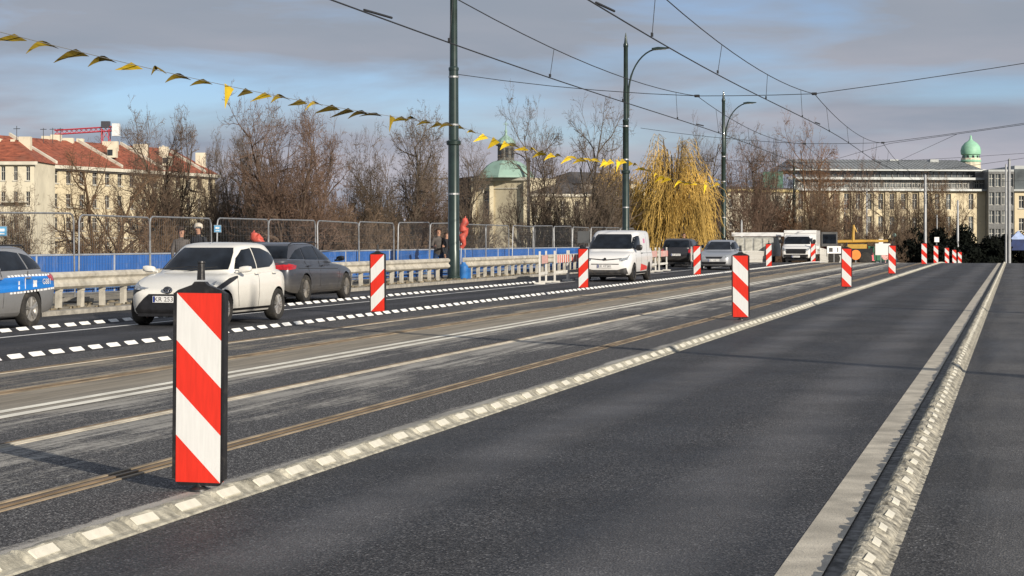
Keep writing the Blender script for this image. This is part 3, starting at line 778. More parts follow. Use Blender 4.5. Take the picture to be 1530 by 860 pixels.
# ---- white van
rows = [(-2.2, .36, 1.1, .86), (-2.17, .28, 1.16, .9), (-1.9, .24, 1.18, .915), (0, .22, 1.16, .92), (.9, .22, 1.13, .92), (1.35, .22, 1.08, .91), (1.75, .22, 1.0, .89), (2.0, .22, .9, .84), (2.14, .26, .78, .77), (2.19, .34, .68, .7)]
lev = [(1.0, 1.52, -2.18, .9), (1.1, 1.35, -2.17, .89), (1.4, .92, -2.15, .865), (1.65, .52, -2.12, .83), (1.76, .3, -2.05, .79), (1.80, .1, -1.95, .73)]
P_van = paint('white_van_paint', (.76, .76, .75), dirty=.3)
v = Car('delivery_van', 'white delivery van with grey lower bumper, driving towards the camera beside a marker panel', rows, lev, P_van, (1.38, -1.40), .32, .91, M_trim, 5, ex=7)
v.root['category'] = 'van'
v.patch('windscreen', [(-.74, 1.15), (.74, 1.15), (.71, 1.35), (.65, 1.62), (.6, 1.68), (-.6, 1.68), (-.65, 1.62), (-.71, 1.35)], 'F', M_glass)
v.both('side_window', [(1.2, 1.16), (.98, 1.32), (.62, 1.56), (.42, 1.62), (.2, 1.62), (.2, 1.14)], M_glass)
for pts in ([(1.15, 1.1), (1.05, .6), (.95, .35)], [(.12, 1.65), (.12, .3)], [(-1.05, 1.7), (-1.05, .6)], [(.1, 1.0), (-1.9, 1.0)]): v.line(pts, 'L', w=.012); v.line(pts, 'R', w=.012)
v.patch('lower_bumper', [(-.76, .50), (-.45, .42), (.45, .42), (.76, .50), (.8, .3), (.7, .235), (-.7, .235), (-.8, .3)], 'F', mat('grey_bumper_plastic', (.05, .05, .052), .6, var=.3, scale=8, dirt=((.2, .17, .13), .7, 9)), eps=.012)
v.patch('grille', [(-.6, .83), (0, .78), (.6, .83), (.58, .80), (0, .745), (-.58, .80)], 'F', M_trim, eps=.01)
v.line([(-.5, .62), (.5, .62)], 'F', M_trim, w=.03, name='air_intake')
for s_ in (1, -1):
    q = lambda L: [(s_*a, b) for a, b in (L if s_ == 1 else L[::-1])]
    v.patch('headlight', q([(.5, .80), (.76, .86), (.82, .97), (.8, .78), (.62, .72), (.52, .73)]), 'F', M_lampg, eps=.01)
    b = MB(); b.box((.2-.15, s_*.93, 1.0), (.16, .03, .03)); b.build('door_handle', M_trim, v.root)
v.both('sill', [(.95, .34), (.95, .23), (-.98, .23), (-.98, .34)], M_trim, eps=.01)
v.both('red_flank_stripe', [(.2, .62), (-1.0, .52), (-1.0, .40), (.2, .36)], mat('red_film', (.6, .05, .04), .45, var=.1), eps=.006)
v.both('pink_sticker', [(-.45, 1.52), (-.45, 1.36), (-.75, 1.36), (-.75, 1.52)], mat('pink_film', (.55, .2, .35), .5, var=.3, scale=20), eps=.006)

v.plate(2.215, .55, 'KK 4T581')
v.mirror(1.12, 1.2, .92, (.12, .2, .22), M_trim)
b = MB(); b.lathe([(.05, 2.18), (.05, 2.2)], 14, (0, 0, .80), 'X'); b.build('badge', M_trim, v.root)
b = MB(); b.tube([(.15, 0, 1.8), (0, 0, 2.0)], [.006, .003], 5); b.build('aerial', M_trim, v.root)
v.place(-14.02, 69.2, TOWARD, sc_=(1, 1, 1.0))

# ---- silver sedan
rows = [(-2.2, .4, .8, .66), (-2.15, .3, .93, .76), (-1.9, .24, .99, .83), (-1.2, .2, 1.0, .87), (0, .2, .96, .875), (.8, .2, .93, .875), (1.3, .2, .87, .86), (1.8, .2, .79, .82), (2.05, .2, .7, .74), (2.17, .24, .62, .64), (2.2, .3, .56, .56)]
lev = [(.88, 1.05, -1.95, .82), (1.0, .8, -1.75, .8), (1.2, .4, -1.4, .72), (1.36, .08, -1.1, .64), (1.40, -.06, -1.0, .6), (1.42, -.2, -.9, .55)]
sd_ = Car('sedan', 'silver sedan with dark bonnet reflections driving towards the camera right of the black car', rows, lev, P_silver, (1.35, -1.32), .32, .87, M_rim, 7)
sd_.patch('windscreen', [(-.61, .975), (.61, .975), (.57, 1.1), (.51, 1.28), (.46, 1.355), (-.46, 1.355), (-.51, 1.28), (-.57, 1.1)], 'F', M_glass)
sd_.both('side_window', [(.7, .99), (.4, 1.17), (.08, 1.32), (-.3, 1.36), (-.3, .99)], M_glass)
sd_.both('side_window', [(-.36, .99), (-.36, 1.36), (-.85, 1.33), (-1.3, 1.14), (-1.5, 1.02)], M_glass)
sd_.patch('grille', [(-.42, .64), (.42, .64), (.36, .55), (-.36, .55)], 'F', M_trim, eps=.01)
sd_.patch('lower_intake', [(-.6, .40), (.6, .40), (.55, .28), (-.55, .28)], 'F', M_trim, eps=.01)
for s_ in (1, -1):
    q = lambda L: [(s_*a, b) for a, b in (L if s_ == 1 else L[::-1])]
    sd_.patch('headlight', q([(.45, .60), (.68, .66), (.76, .76), (.62, .73), (.46, .68)]), 'F', M_lampg, eps=.01)
sd_.line([(.85, .93), (.88, .6), (.8, .3)], 'L'); sd_.line([(-.33, .97), (-.33, .25)], 'L')
sd_.plate(2.215, .47, 'KR 9AE12'); sd_.mirror(.6, 1.0, .87, (.12, .18, .12))
sd_.place(-14.05, 94.9, TOWARD)

# ---- black off-roader seen from behind
rows = [(-2.1, .5, .9, .8), (-2.05, .4, 1.02, .86), (-1.8, .3, 1.06, .9), (0, .28, 1.05, .91), (1.0, .28, 1.02, .91), (1.6, .28, .98, .88), (1.95, .28, .88, .82), (2.1, .35, .78, .72)]
lev = [(.98, 1.2, -2.03, .87), (1.1, 1.0, -2.0, .85), (1.35, .6, -1.9, .78), (1.5, .3, -1.8, .73), (1.56, .1, -1.72, .68), (1.58, -.05, -1.6, .62)]
bs = Car('off_road_car', 'black off-roader stopped behind the striped work barriers right of the white van', rows, lev, P_black, (1.3, -1.25), .36, .9, M_rim, 5, ex=6)
bs.patch('rear_window', [(-.72, 1.12), (.72, 1.12), (.66, 1.45), (.6, 1.5), (-.6, 1.5), (-.66, 1.45)], 'B', M_glass)
bs.patch('windscreen', [(-.74, 1.08), (.74, 1.08), (.66, 1.4), (.6, 1.48), (-.6, 1.48), (-.66, 1.4)], 'F', M_glass)
bs.both('side_window', [(.85, 1.1), (.45, 1.38), (.2, 1.5), (-.3, 1.51), (-.3, 1.1)], M_glass)
bs.both('side_window', [(-.36, 1.1), (-.36, 1.51), (-1.6, 1.48), (-1.8, 1.12)], M_glass)
for s_ in (1, -1):
    q = lambda L: [(s_*a, b) for a, b in (L if s_ == 1 else L[::-1])]
    bs.patch('tail_lamp', q([(.68, .8), (.83, .8), (.84, 1.04), (.7, 1.04)]), 'B', M_lampr, eps=.012)
    b = MB(); b.tube([(.2, s_*.68, 1.58), (.1, s_*.68, 1.63), (-1.5, s_*.68, 1.62), (-1.6, s_*.68, 1.56)], .014, 6); b.build('roof_rail', M_trim, bs.root)
bs.plate(-2.12, .7, 'KR 6PX03', -1); bs.mirror(.85, 1.15, .9, (.12, .16, .2))
bs.place(-17.3, 103, AWAY, sc_=(1, .96, .94))

# ---- white box van near the crest, a white trailer beside it
rows = [(-.9, .4, 1.25, .95), (-.85, .34, 1.26, .98), (0, .3, 1.24, 1.0), (.8, .3, 1.18, 1.0), (1.3, .3, 1.08, .97), (1.6, .3, .98, .9), (1.75, .36, .86, .8)]
lev = [(1.1, 1.15, -.88, .97), (1.25, .95, -.88, .95), (1.55, .6, -.86, .9), (1.75, .35, -.84, .86), (1.82, .15, -.8, .8)]
bv = Car('box_van', 'white box van with dark windscreen facing the camera near the crest of the bridge', rows, lev, P_van, (1.0,), .34, .95, M_trim, 5, ex=6)
bv.root['category'] = 'van'
bv.patch('windscreen', [(-.84, 1.22), (.84, 1.22), (.78, 1.62), (.7, 1.72), (-.7, 1.72), (-.78, 1.62)], 'F', M_glass)
bv.patch('grille', [(-.7, .92), (.7, .92), (.62, .6), (-.62, .6)], 'F', M_trim, eps=.012)
bv.patch('lower_bumper', [(-.8, .55), (.8, .55), (.75, .32), (-.75, .32)], 'F', M_trim, eps=.01)
for s_ in (1, -1):
    q = lambda L: [(s_*a, b) for a, b in (L if s_ == 1 else L[::-1])]
    bv.patch('headlight', q([(.62, .78), (.86, .82), (.9, 1.0), (.68, .92)]), 'F', M_lampg, eps=.015)
bv.both('side_window', [(.85, 1.22), (.5, 1.6), (-.3, 1.66), (-.3, 1.22)], M_glass)
bv.plate(1.78, .42, 'KR 3H77'); bv.mirror(.8, 1.4, 1.0, (.12, .18, .28), M_trim)
b = MB(); b.b2((-3.6, -1.05, .55), (-.95, 1.05, 2.12)); b.b2((-1.3, -1.07, 1.95), (-.9, 1.07, 2.14)); b.build('cargo_box', P_van, bv.root)
for s_ in (1, -1): bv.wheel(-2.6, s_, .95, .34, M_trim, 5)
bv.place(-13.85, 128.5, TOWARD)
tr = empty('trailer', (-17.0, 131, deck_z(131)), 0, 'white site trailer with tall panelled side left of the box van', 'trailer')
b = MB(); b.b2((-1.3, -1.2, .45), (1.3, 3.2, 1.75)); b.build('body', mat('trailer_wall', (.4, .41, .4), .6, var=.25, scale=2, dirt=((.15, .14, .12), .7, 4)), tr)
b = MB(); b.b2((-1.45, -1.3, 1.8), (1.5, 3.3, 2.05)); b.build('roof', mat('trailer_roof', (.78, .79, .8), .5, var=.06), tr)
for i in range(4):
    b = MB(); b.b2((-1.15+i*.6, -1.235, .55), (-.68+i*.6, -1.2, 1.65)); b.build('side_panel', mat('cream_panel', (.55, .55, .5), .6, var=.2, scale=5), tr)
for s_ in (-1, 1):
    b = MB(); b.lathe([(.32, s_*1.05), (.32, s_*1.28), (.2, s_*1.3)], 18, (0, 0, .32), 'X'); b.build('wheel', M_tyre, tr)

# ---- yellow mobile crane / excavator
M_yel = mat('machine_yellow', (.5, .3, .05), .5, var=.12, scale=4, dirt=((.2, .15, .08), .6, 5))
mc = empty('construction_machine', (-11.2, 137, deck_z(137)), R(8), 'yellow construction machine with a long low boom behind the white barrier fence', 'excavator')
b = MB(); b.b2((-1.7, -1, .7), (1.5, 1, 1.15)); b.build('chassis', M_trim, mc); b = MB(); b.b2((-.3, -.8, 1.15), (1.1, .8, 1.45)); b.build('engine_cover', M_yel, mc)
b = MB(); b.b2((-2.0, -.7, 1.3), (-.9, .7, 2.3)); cb = b.build('cab', mat('cab_grey', (.1, .1, .1), .5), mc)
b = MB(); b.b2((-1.9, -.73, 1.5), (-1.0, -.702, 2.15)); b.build('cab_window', M_glass, cb)
b = MB(); b.tube([(-.9, 0, 1.62), (.6, 0, 1.66), (2.6, 0, 1.68)], [.12, .11, .08], 6); b.build('boom', M_yel, mc)
b = MB(); b.tube([(.2, 0, 1.6), (.25, 0, 2.8)], [.12, .07], 6); b.tube([(.25, 0, 2.75), (.45, 0, 2.3)], .05, 6); b.build('mast', M_yel, mc)
for sx in (-1.2, 1.0):
    for sy in (-1, 1):
        b = MB(); b.lathe([(.42, sy*.8), (.45, sy*.9), (.45, sy*1.15), (.2, sy*1.18)], 20, (sx, 0, .45), 'Y'); b.build('wheel', M_tyre, mc)
b = MB(); b.b2((1.7, -.5, .7), (2.7, .5, 1.5)); b.build('white_tank', P_van, mc)

# ---- two dark cars beyond the crest
rng2 = random.Random(9)
def far_car(X, Y, pm, label, h_, face):
    c = Car('parked_car', label, [(-2.1, .4, .8, .66), (-1.9, .26, .97, .82), (0, .22, .97, .87), (1.2, .22, .88, .86), (1.9, .22, .76, .8), (2.12, .3, .6, .62)],
            [(.9, 1.0, -1.95, .81), (1.15, .5, -1.7, .73), (1.36, .1, -1.4, .64), (1.41, -.15, -1.2, .55)], pm, (1.3, -1.3), .31, .86, M_rim, 6)
    c.patch('windscreen', [(-.68, .95), (.68, .95), (.55, 1.33), (-.55, 1.33)], 'F', M_glass)
    c.patch('rear_window', [(-.62, 1.0), (.62, 1.0), (.52, 1.3), (-.52, 1.3)], 'B', M_glass)
    c.both('side_window', [(.6, .99), (.1, 1.3), (-.9, 1.33), (-1.5, 1.02)], M_glass)
    for s_ in (1, -1):
        q = lambda L: [(s_*a, b) for a, b in (L if s_ == 1 else L[::-1])]
        c.patch('headlight', q([(.42, .6), (.7, .66), (.74, .76), (.46, .7)]), 'F', M_lampg, eps=.01)
    c.place(X, Y, face, h_)
far_car(-10.0, 158, P_grey, 'dark grey car low beyond the crest right of the white sign board', .3, TOWARD)
far_car(-13.6, 152, P_silver, 'grey car partly hidden beyond the crest behind the green container', .1, TOWARD)
far_car(-1.9, 182, paint('dark_blue_paint', (.02, .05, .16)), 'dark blue car in the shade at the foot of the pale twin poles', .6, TOWARD)
# ================================================================ street furniture
M_pole = mat('dark_green_pole_paint', (.022, .04, .036), .32, metal=.2, var=.2, scale=3, coat=.4)
M_pgrey = mat('pale_grey_pole', (.32, .33, .34), .5, metal=.3, var=.12, scale=2)
M_galv = mat('galvanised_steel', (.42, .43, .44), .42, metal=.7, var=.18, scale=6)
M_rail = mat('guardrail_steel', (.52, .49, .42), .6, metal=0.1, var=.2, scale=3, dirt=((.2, .16, .1), .6, 5))
M_wire = mat('overhead_wire', (.03, .032, .036), .6, metal=.3, var=.1)
M_blue = mat('blue_hoarding', (.02, .10, .34), .5, var=.12, scale=1.5, dirt=((.25, .3, .4), .35, 4), stretch=(1, 1, .4))
PX = -19.3
def pole(Y, lab, arm=True, top=11.8, fat=1.0, X=PX, side=1):
    t = empty('street_pole', (X, Y, deck_z(Y)+.075), 0, lab, 'street lamp' if arm else 'pole', 'dark green tram poles along the bridge')
    b = MB(); f = fat
    b.lathe([(.22*f, 0), (.22*f, .1), (.2*f, .12), (.195*f, 1.0), (.18*f, 1.05), (.178*f, 4.75), (.23*f, 4.78), (.235*f, 4.9), (.16*f, 4.95), (.15*f, 7.4), (.165*f, 7.42), (.165*f, 7.5), (.125*f, 7.55), (.11*f, top-.6), (.13*f, top-.55), (.13*f, top-.45), (.09*f, top-.35), (.06*f, top-.1), (.02*f, top+.15)], 18)
    b.build('pole_shaft', M_pole, t, smooth=True)
    for z in (3.0, 5.45, 7.15):
        b = MB(); b.lathe([(.185*f if z < 4 else .165*f, z), (.185*f if z < 4 else .165*f, z+.06)], 14); b.build('clamp_band', M_galv, t)
    if arm:
        b = MB(); pts = []
        for i in range(11):
            a = i/10*R(80); pts.append((side*(.14+2.0*(1-math.cos(a))*.8), 0, top-3.0+2.3*math.sin(a)))
        pts = [(side*.14, 0, top-4.2)]+pts
        b.tube(pts, [.05]*5+[.04]*7, 8); b.build('lamp_arm', M_pole, t, smooth=True)
        e = pts[-1]; l = MB(); l.prism([(e[0]-side*.1, e[2]-.05), (e[0]+side*.75, e[2]+.03), (e[0]+side*.78, e[2]+.08), (e[0]+side*.2, e[2]+.12), (e[0]-side*.1, e[2]+.07)], -.11, .11)
        lh = l.build('lamp_head', M_pole, t); g_ = MB(); g_.b2((e[0]+side*.15, -.08, e[2]-.025), (e[0]+side*.6, .08, e[2]+.0)); g_.build('lamp_glass', M_lampg, lh)
    return t
PY = [66.1, YX(935, PX), YX(1081, PX), YX(1186.5, PX)]
pole(PY[0], 'tallest dark pole cut off by the top edge, standing in the guardrail gap', arm=False, top=12.4, fat=1.12)
pole(PY[1], 'dark lamp post with curved arm rising behind the white van')
pole(PY[2], 'dark lamp post with curved arm rising behind the silver car', top=11.5)
pole(PY[3], 'dark slim pole right of the white trailer', arm=False, top=10.6)
pole(33, 'dark lamp post just beyond the left edge of the view')
# masts on the near side carry the other end of the span wires; their shadows cross the road
for i, y in enumerate((14.0, 33.0, 66.1, 97.3)): pole(y, ['first', 'second', 'third', 'fourth'][i]+' dark lamp post along the right hand pavement', X=10.9, side=-1)
# pale poles beyond the crest
def greypole(x, ytop, Z, lab, r=.11):
    p = W(x, 300, Z); zt = W(x, ytop, Z).z; zb = deck_z(p.y)
    b = MB(); b.lathe([(r*1.5, 0), (r*1.5, .3), (r, .35), (r*.75, zt-zb), (.02, zt-zb+.1)], 12)
    tag(b.build('grey_pole', M_pgrey, loc=(p.x, p.y, zb), smooth=True), lab, 'pole', 'pale grey poles beyond the crest')
greypole(1382.5, 262, 150, 'tall pale grey pole above the fifth marker panel', .13)
greypole(1431, 300, 172, 'shorter pale grey pole above the rightmost distant marker panels', .12)
greypole(1503, 246, 165, 'left one of the pale twin poles near the right edge', .09)
greypole(1508, 238, 160, 'right one of the pale twin poles near the right edge', .15)
greypole(1295, 285, 190, 'thin pale pole above the green container', .1)
greypole(1262, 300, 170, 'thin pole above the yellow machine', .06)
greypole(1400, 322, 175, 'short pale post holding the small white sign', .06)
greypole(1108, 330, 140, 'short dark post left of the white trailer', .09)

# overhead wires
def wire(name, pts, r, lab, cat='wire', grp='overhead tram wires'):
    b = MB(); b.tube(pts, r, 5, cap=False); o = b.build(name, M_wire, fix=False); return tag(o, lab, cat, grp)
def sag(p0, p1, s, n=14):
    p0, p1 = Vector(p0), Vector(p1); return [p0.lerp(p1, i/n)-Vector((0, 0, 4*s*(i/n)*(1-i/n))) for i in range(n+1)]
SY = [-2, 32, 66.1, 101, 137, 175]
for X, nm in ((-6.6, 'right hand'), (-10.6, 'left hand')):
    t = empty('catenary', (X, 0, 0), 0, f'pair of wires strung over the {nm} tram track', 'overhead wire', 'overhead tram wires')
    b = MB()
    b.tube([(0+.15*math.sin(y*.11), y, 5.36+deck_z(y)) for y in [4+3*i for i in range(58)]], .014, 5, cap=False); b.build('contact_wire', M_wire, t, fix=False)
    b = MB()
    for a, c in zip(SY[:-1], SY[1:]): b.tube(sag((0, a, 6.42+deck_z(a)), (0, c, 6.42+deck_z(c)), .42), .012, 5, cap=False)
    b.build('messenger_wire', M_wire, t, fix=False)
    b = MB()
    for a, c in zip(SY[:-1], SY[1:]):
        for k in range(1, 5):
            y = a+(c-a)*(k-.5+.0)/4; f = (y-a)/(c-a); z = 6.42-4*.42*f*(1-f)+deck_z(y)
            b.tube([(0, y, z), (.1*math.sin(y*.11), y, 5.37+deck_z(y))], .007, 4, cap=False)
            b.box((.1*math.sin(y*.11), y, 5.4+deck_z(y)), (.03, .12, .07))
    b.build('dropper', M_wire, t, fix=False)
    b = MB()
    for a in SY[1:]: b.tube([(.15*math.sin(a*.11), a-.9, 5.40+deck_z(a)), (.15*math.sin(a*.11), a+.6, 5.43+deck_z(a))], .022, 5); b.box((0, a, 6.42+deck_z(a)), (.16, .2, .08))
    b.build('insulator', M_wire, t)['kind'] = 'stuff'
for i, y in enumerate(SY[2:5]):
    dz = deck_z(y); nme = ['nearest', 'second', 'farthest'][i]
    wire('span_wire', sag((PX+.1, y, 7.35+dz), (-10.6, y, 6.42+dz), .12, 5)+sag((-10.6, y, 6.42+dz), (-6.6, y, 6.42+dz), .02, 3)+sag((-6.6, y, 6.42+dz), (10.8, y, 9.0+dz), .15, 6), .013, f'{nme} span wire crossing the road from pole to pole')
    if i: wire('steady_wire', sag((PX+.1, y+.5, 5.9+dz), (-10.6, y+.5, 5.46+dz), .05, 4)+[(-6.6, y+.5, 5.46+dz)]+sag((-6.6, y+.5, 5.46+dz), (10.8, y+.5, 6.6+dz), .1, 5), .009, f'{nme} thin lower steady wire under the span wire')
wire('guy_wire', [W(1240, 240, 165), W(1330, 214, 128), W(1430, 200, 112), W(1535, 185, 98)], .014, 'long slanting wire meeting the span right of the bare trees')
wire('guy_wire', [W(1345, 239, 165), W(1430, 200, 112)], .012, 'short slanting wire joining the long one left of the green dome')

# bunting
M_flagy = mat('yellow_flag_cloth', (.78, .55, .02), .8, var=.2, scale=2, objcol=True)
M_cord = mat('bunting_cord', (.2, .2, .19), .8)
def bunting(Ya, Yb, lab, z0, z1, s, n, seed, bright):
    r = random.Random(seed); t = empty('bunting', (PX, Ya, 0), 0, lab, 'bunting', 'strings of yellow pennants between the poles')
    pts = sag((0.1, 0, z0), (0.1, Yb-Ya, z1), s, 24); b = MB(); b.tube(pts, .007, 4, cap=False); b.build('cord', M_cord, t, fix=False)
    for k in range(n):
        f = (k+.5)/n; y = (Yb-Ya)*f; z = z0+(z1-z0)*f-4*s*f*(1-f)
        w = r.uniform(.32, .46); L = r.uniform(.42, .66)
        if r.random() < .12: L *= .6
        ang = r.uniform(R(-4), R(16)) if not bright else r.uniform(R(-35), R(40)); az = r.uniform(R(195), R(235)) if not bright else r.uniform(R(150), R(240))
        if r.random() < .12: ang = R(75)
        d = Vector((math.cos(az)*math.cos(ang), math.sin(az)*math.cos(ang), -math.sin(ang)))
        curl = r.uniform(-.04, .12); m = 5; vs = []
        for i in range(m+1):
            q = i/m; c = Vector((0.1, y, z))+d*L*q+Vector((0, 0, curl*math.sin(q*math.pi)-.1*q*q))
            hw = w/2*(1-q)+.004; tw = r.uniform(-.1, .1)*q+(.55 if bright else .3)
            side = Vector((tw*.8, 1, -tw)).normalized(); vs += [c-side*hw, c+side*hw]
        fs = [(2*i, 2*i+1, 2*i+3, 2*i+2) for i in range(m)]
        n0 = len(vs); vs2 = vs+[v_+Vector((0, 0, -.004)) for v_ in vs]; fs += [tuple(a+n0 for a in f_[::-1]) for f_ in fs]
        b = MB(); b.add(vs2, fs); o = b.build('pennant', M_flagy, t, fix=False)
        g_ = r.choice((.12, .18, .25, .35, .7)) if not bright else r.uniform(.85, 1.1); o.color = (g_, g_, g_, 1)  # low values put backlit shade into the left string's cloth colour
bunting(33, PY[0], 'string of yellow pennants, coloured dark as if backlit, crossing the sky at the upper left', 5.6, 5.55, .22, 25, 3, False)
bunting(PY[0], PY[1], 'string of bright yellow pennants between the tallest pole and the lamp post behind the van', 5.55, 5.5, .42, 20, 8, True)
bunting(PY[1], PY[2], 'farthest string of yellow pennants in front of the golden willow', 5.5, 5.3, .5, 18, 13, True)

# guardrail
def guardrail(y0, y1, lab, X=PX):
    t = empty('guardrail', (X, y0, .075), 0, lab, 'guardrail', 'steel guardrails along the pavement')
    prof = [(.0, .40), (.03, .42), (.075, .455), (.075, .51), (.02, .565), (.02, .60), (.075, .655), (.075, .71), (.03, .745), (0, .76), (-.02, .75), (-.02, .41)]
    b = MB(); L = y1-y0; n = max(1, int(L/4))
    for i in range(n):
        a, c = L*i/n, L*(i+1)/n+.01
        zs = (deck_z(y0+a), deck_z(y0+c)); m = len(prof)
        vs = [(x-.002*(i % 2), a, z+zs[0]) for x, z in prof]+[(x-.002*(i % 2), c, z+zs[1]) for x, z in prof]
        b.add(vs, [tuple(range(m))[::-1], tuple(range(m, 2*m))]+[(k, (k+1) % m, m+(k+1) % m, m+k) for k in range(m)])
    b.build('beam', M_rail, t)
    p = MB(); p.box((-.09, 0, .2), (.10, .13, .42)); p.box((-.05, 0, .5), (.05, .12, .3)); first = None; y = .3; k = 0
    while y < L and k < 99:
        if first is None: o = p.build('post', M_rail, t); first = o
        else: o = first.copy(); C.objects.link(o)
        o.location = (rng.uniform(-.01, .01), y, deck_z(y0+y)); o.rotation_euler = (0, rng.uniform(-.03, .03), rng.uniform(-.1, .1)); y += 1.02; k += 1
guardrail(6, PY[0]-.7, 'beige steel guardrail from the left edge to the tallest pole')
guardrail(PY[0]+1.2, 118, 'beige steel guardrail continuing right of the tallest pole')
# grit and debris on the pavement behind it
b = MB()
for i in range(900):
    y = rng.uniform(30, 100); x = rng.uniform(-20.2, -18.8); s_ = rng.uniform(.02, .09)
    b.box((x, y, .09), (s_, s_*rng.uniform(.6, 1.6), s_*.7), rng.uniform(0, 3))
tag(b.build('rubble', mat('rubble_stone', (.2, .17, .12), .95, var=.4, scale=3)), 'loose stones and dirt scattered under the guardrail', 'rubble', kind='stuff')

# blue sheeted parapet
fb = W(905, 372, 96); fa = W(-40, 380, 48); fa = fa+(fa-fb)*.75
t = empty('blue_fence', (fa.x, fa.y, 0), 0, 'long blue sheeted fence along the far side of the bridge', 'fence')
d = Vector((fb.x-fa.x, fb.y-fa.y, 0)); L = d.length; d.normalize(); nrm = Vector((d.y, -d.x, 0))
n = 24; M_cap = mat('grey_fence_cap', (.3, .33, .38), .5)
for i in range(n):
    a, c = L*i/n+.02, L*(i+1)/n-.02; k = int((c-a)/.075); vs = []; 
    for j in range(k+1):
        p = d*(a+(c-a)*j/k)+nrm*(.012 if j % 2 else -.012)
        vs += [(p.x, p.y, .0), (p.x, p.y, 1.07)]
    fs = [(2*j, 2*j+2, 2*j+3, 2*j+1) for j in range(k)]
    b = MB(); b.add(vs, fs); o = b.build('blue_sheet', M_blue, t, fix=False)
    md = o.modifiers.new('s', 'SOLIDIFY'); md.thickness = .004
    q = d*a; b = MB(); b.tube([(q.x, q.y, 0), (q.x, q.y, 1.12)], .03, 6); b.build('post', M_cap, t)
b = MB(); b.tube([(0, 0, 1.09), (d.x*L, d.y*L, 1.09)], .028, 6); b.build('top_rail', M_cap, t)
b = MB()
for z in (.2, .38): b.tube([Vector((0, 0, z))+nrm*.14, d*L+nrm*.14+Vector((0, 0, z))], .022, 6)
for i in range(40): q = d*(L*i/39)+nrm*.14; b.tube([(q.x, q.y, 0), (q.x, q.y, .4)], .03, 6)
b.build('inner_railing', mat('blue_grey_railing', (.12, .2, .34), .5), t)

# mesh site-fence panels
ordn = ['first', 'second', 'third', 'fourth', 'fifth', 'sixth', 'seventh', 'eighth', 'ninth', 'tenth', 'eleventh', 'twelfth', 'thirteenth', 'fourteenth', 'fifteenth', 'sixteenth', 'seventeenth', 'eighteenth', 'nineteenth', 'twentieth', 'twenty-first', 'twenty-second']
HF = empty('mesh_fence_panel', (0, 0, 0))
w, hh = 3.78, 2.0
b = MB(); c_ = .16
pts = [(0, 0, .05), (0, 0, hh-c_), (0, c_*.3, hh-c_*.3), (0, c_, hh), (0, w-c_, hh), (0, w-c_*.3, hh-c_*.3), (0, w, hh-c_), (0, w, .05)]
b.tube(pts, .021, 8); b.tube([(0, 0, .2), (0, w, .2)], .018, 6); b.build('frame', M_galv, HF, smooth=True)
b = MB()
for i in range(1, 34): b.tube([(0, w*i/34, .2), (0, w*i/34, hh)], .0018, 3, cap=False)
for i in range(1, 8): b.tube([(0, 0, .2+i*.225), (0, w, .2+i*.225)], .0018, 3, cap=False)
b.build('wire_mesh', M_galv, HF, fix=False)
for yy in (0, w):
    b = MB(); b.b2((-.32, yy-.1, 0), (.32, yy+.1, .1)); b.build('foot', M_conc, HF)
for i in range(25):
    o = HF if i == 0 else copy_tree(HF); y = 28.6+(i if i < 20 else 19-i)*3.93
    o.location = (-20.75+(.05 if i % 2 else 0), y, .075); o.rotation_euler = (rng.uniform(-.012, .012), rng.uniform(-.025, .025), rng.uniform(-.012, .012))
    tag(o, f'{ordn[i]} steel mesh fence panel from the left, in front of the blue fence' if i < 20 else 'steel mesh fence panel beyond the left edge of the view', 'fence panel', 'steel mesh fence panels along the bridge')
# small blue notice on the mesh
def sheet(name, x, y, Z, w_, h_, m, lab, cat, th=.02, rot=0):
    p = W(x, y, Z); b = MB(); b.box((0, 0, 0), (w_, th, h_)); o = b.build(name, m, loc=p); o.rotation_euler = (0, 0, TH+rot); return tag(o, lab, cat)
M_nb = mat('notice_blue', (.12, .36, .6), .5)
for (x, y, Z, lab) in ((325, 341.5, 50.3, 'small blue notice on the mesh fence behind the white hatchback'), (3, 345, 37, 'small blue notice on the mesh fence at the left edge')):
    o = sheet('notice', x, y, Z, .17, .17, M_nb, lab, 'notice')
    q = MB(); q.box((0, -.013, .02), (.1, .004, .05)); q.box((0, -.013, -.05), (.1, .004, .02)); q.build('white_mark', M_film, o)
    q = MB(); q.box((0, .012, 0), (.2, .004, .2)); q.build('notice_back', M_galv, o)

# striped work barriers
M_pw = mat('white_painted_timber', (.62, .61, .57), .7, var=.12, scale=5, dirt=((.3, .27, .22), .5, 9))
M_pr = mat('faded_red_paint', (.6, .12, .09), .6, var=.2, scale=5)
WB = empty('work_barrier', (0, 0, 0)); L = 2.3
for yy in (0, L):
    b = MB(); b.box((0, yy, .55), (.06, .06, 1.1)); b.build('post', M_pw, WB)
    b = MB(); b.box((0, yy, .03), (.36, .08, .06)); b.build('foot', M_pw, WB)
b = MB(); k = 12
for j in range(k):
    b.cur = j % 2; a, c = L*j/k, L*(j+1)/k
    b.add([(.035, a, .68), (.035, c, .68), (.035, c, .95), (.035, a, .95), (.06, a, .68), (.06, c, .68), (.06, c, .95), (.06, a, .95)], [(0, 1, 2, 3), (7, 6, 5, 4), (0, 4, 5, 1), (3, 2, 6, 7)])
b.build('striped_board', [M_pw, M_pr], WB)
b = MB(); b.box((0.045, L/2, .35), (.02, L, .1)); b.build('lower_rail', M_pw, WB)
y = 63.0
labs = ['nearest work barrier with red and white board, left end of the row beside the guardrail', 'second work barrier from the left end of the row', 'work barrier right behind the white van', 'work barrier with leaning post right of the white van', 'work barrier in front of the rear of the black off-roader', 'work barrier left of the marker panel by the silver car', 'work barrier at the far right end of the row behind the silver car', 'work barrier half hidden by the white van', 'third work barrier from the left end of the row', 'fourth work barrier from the left end of the row, left of the marker panel']
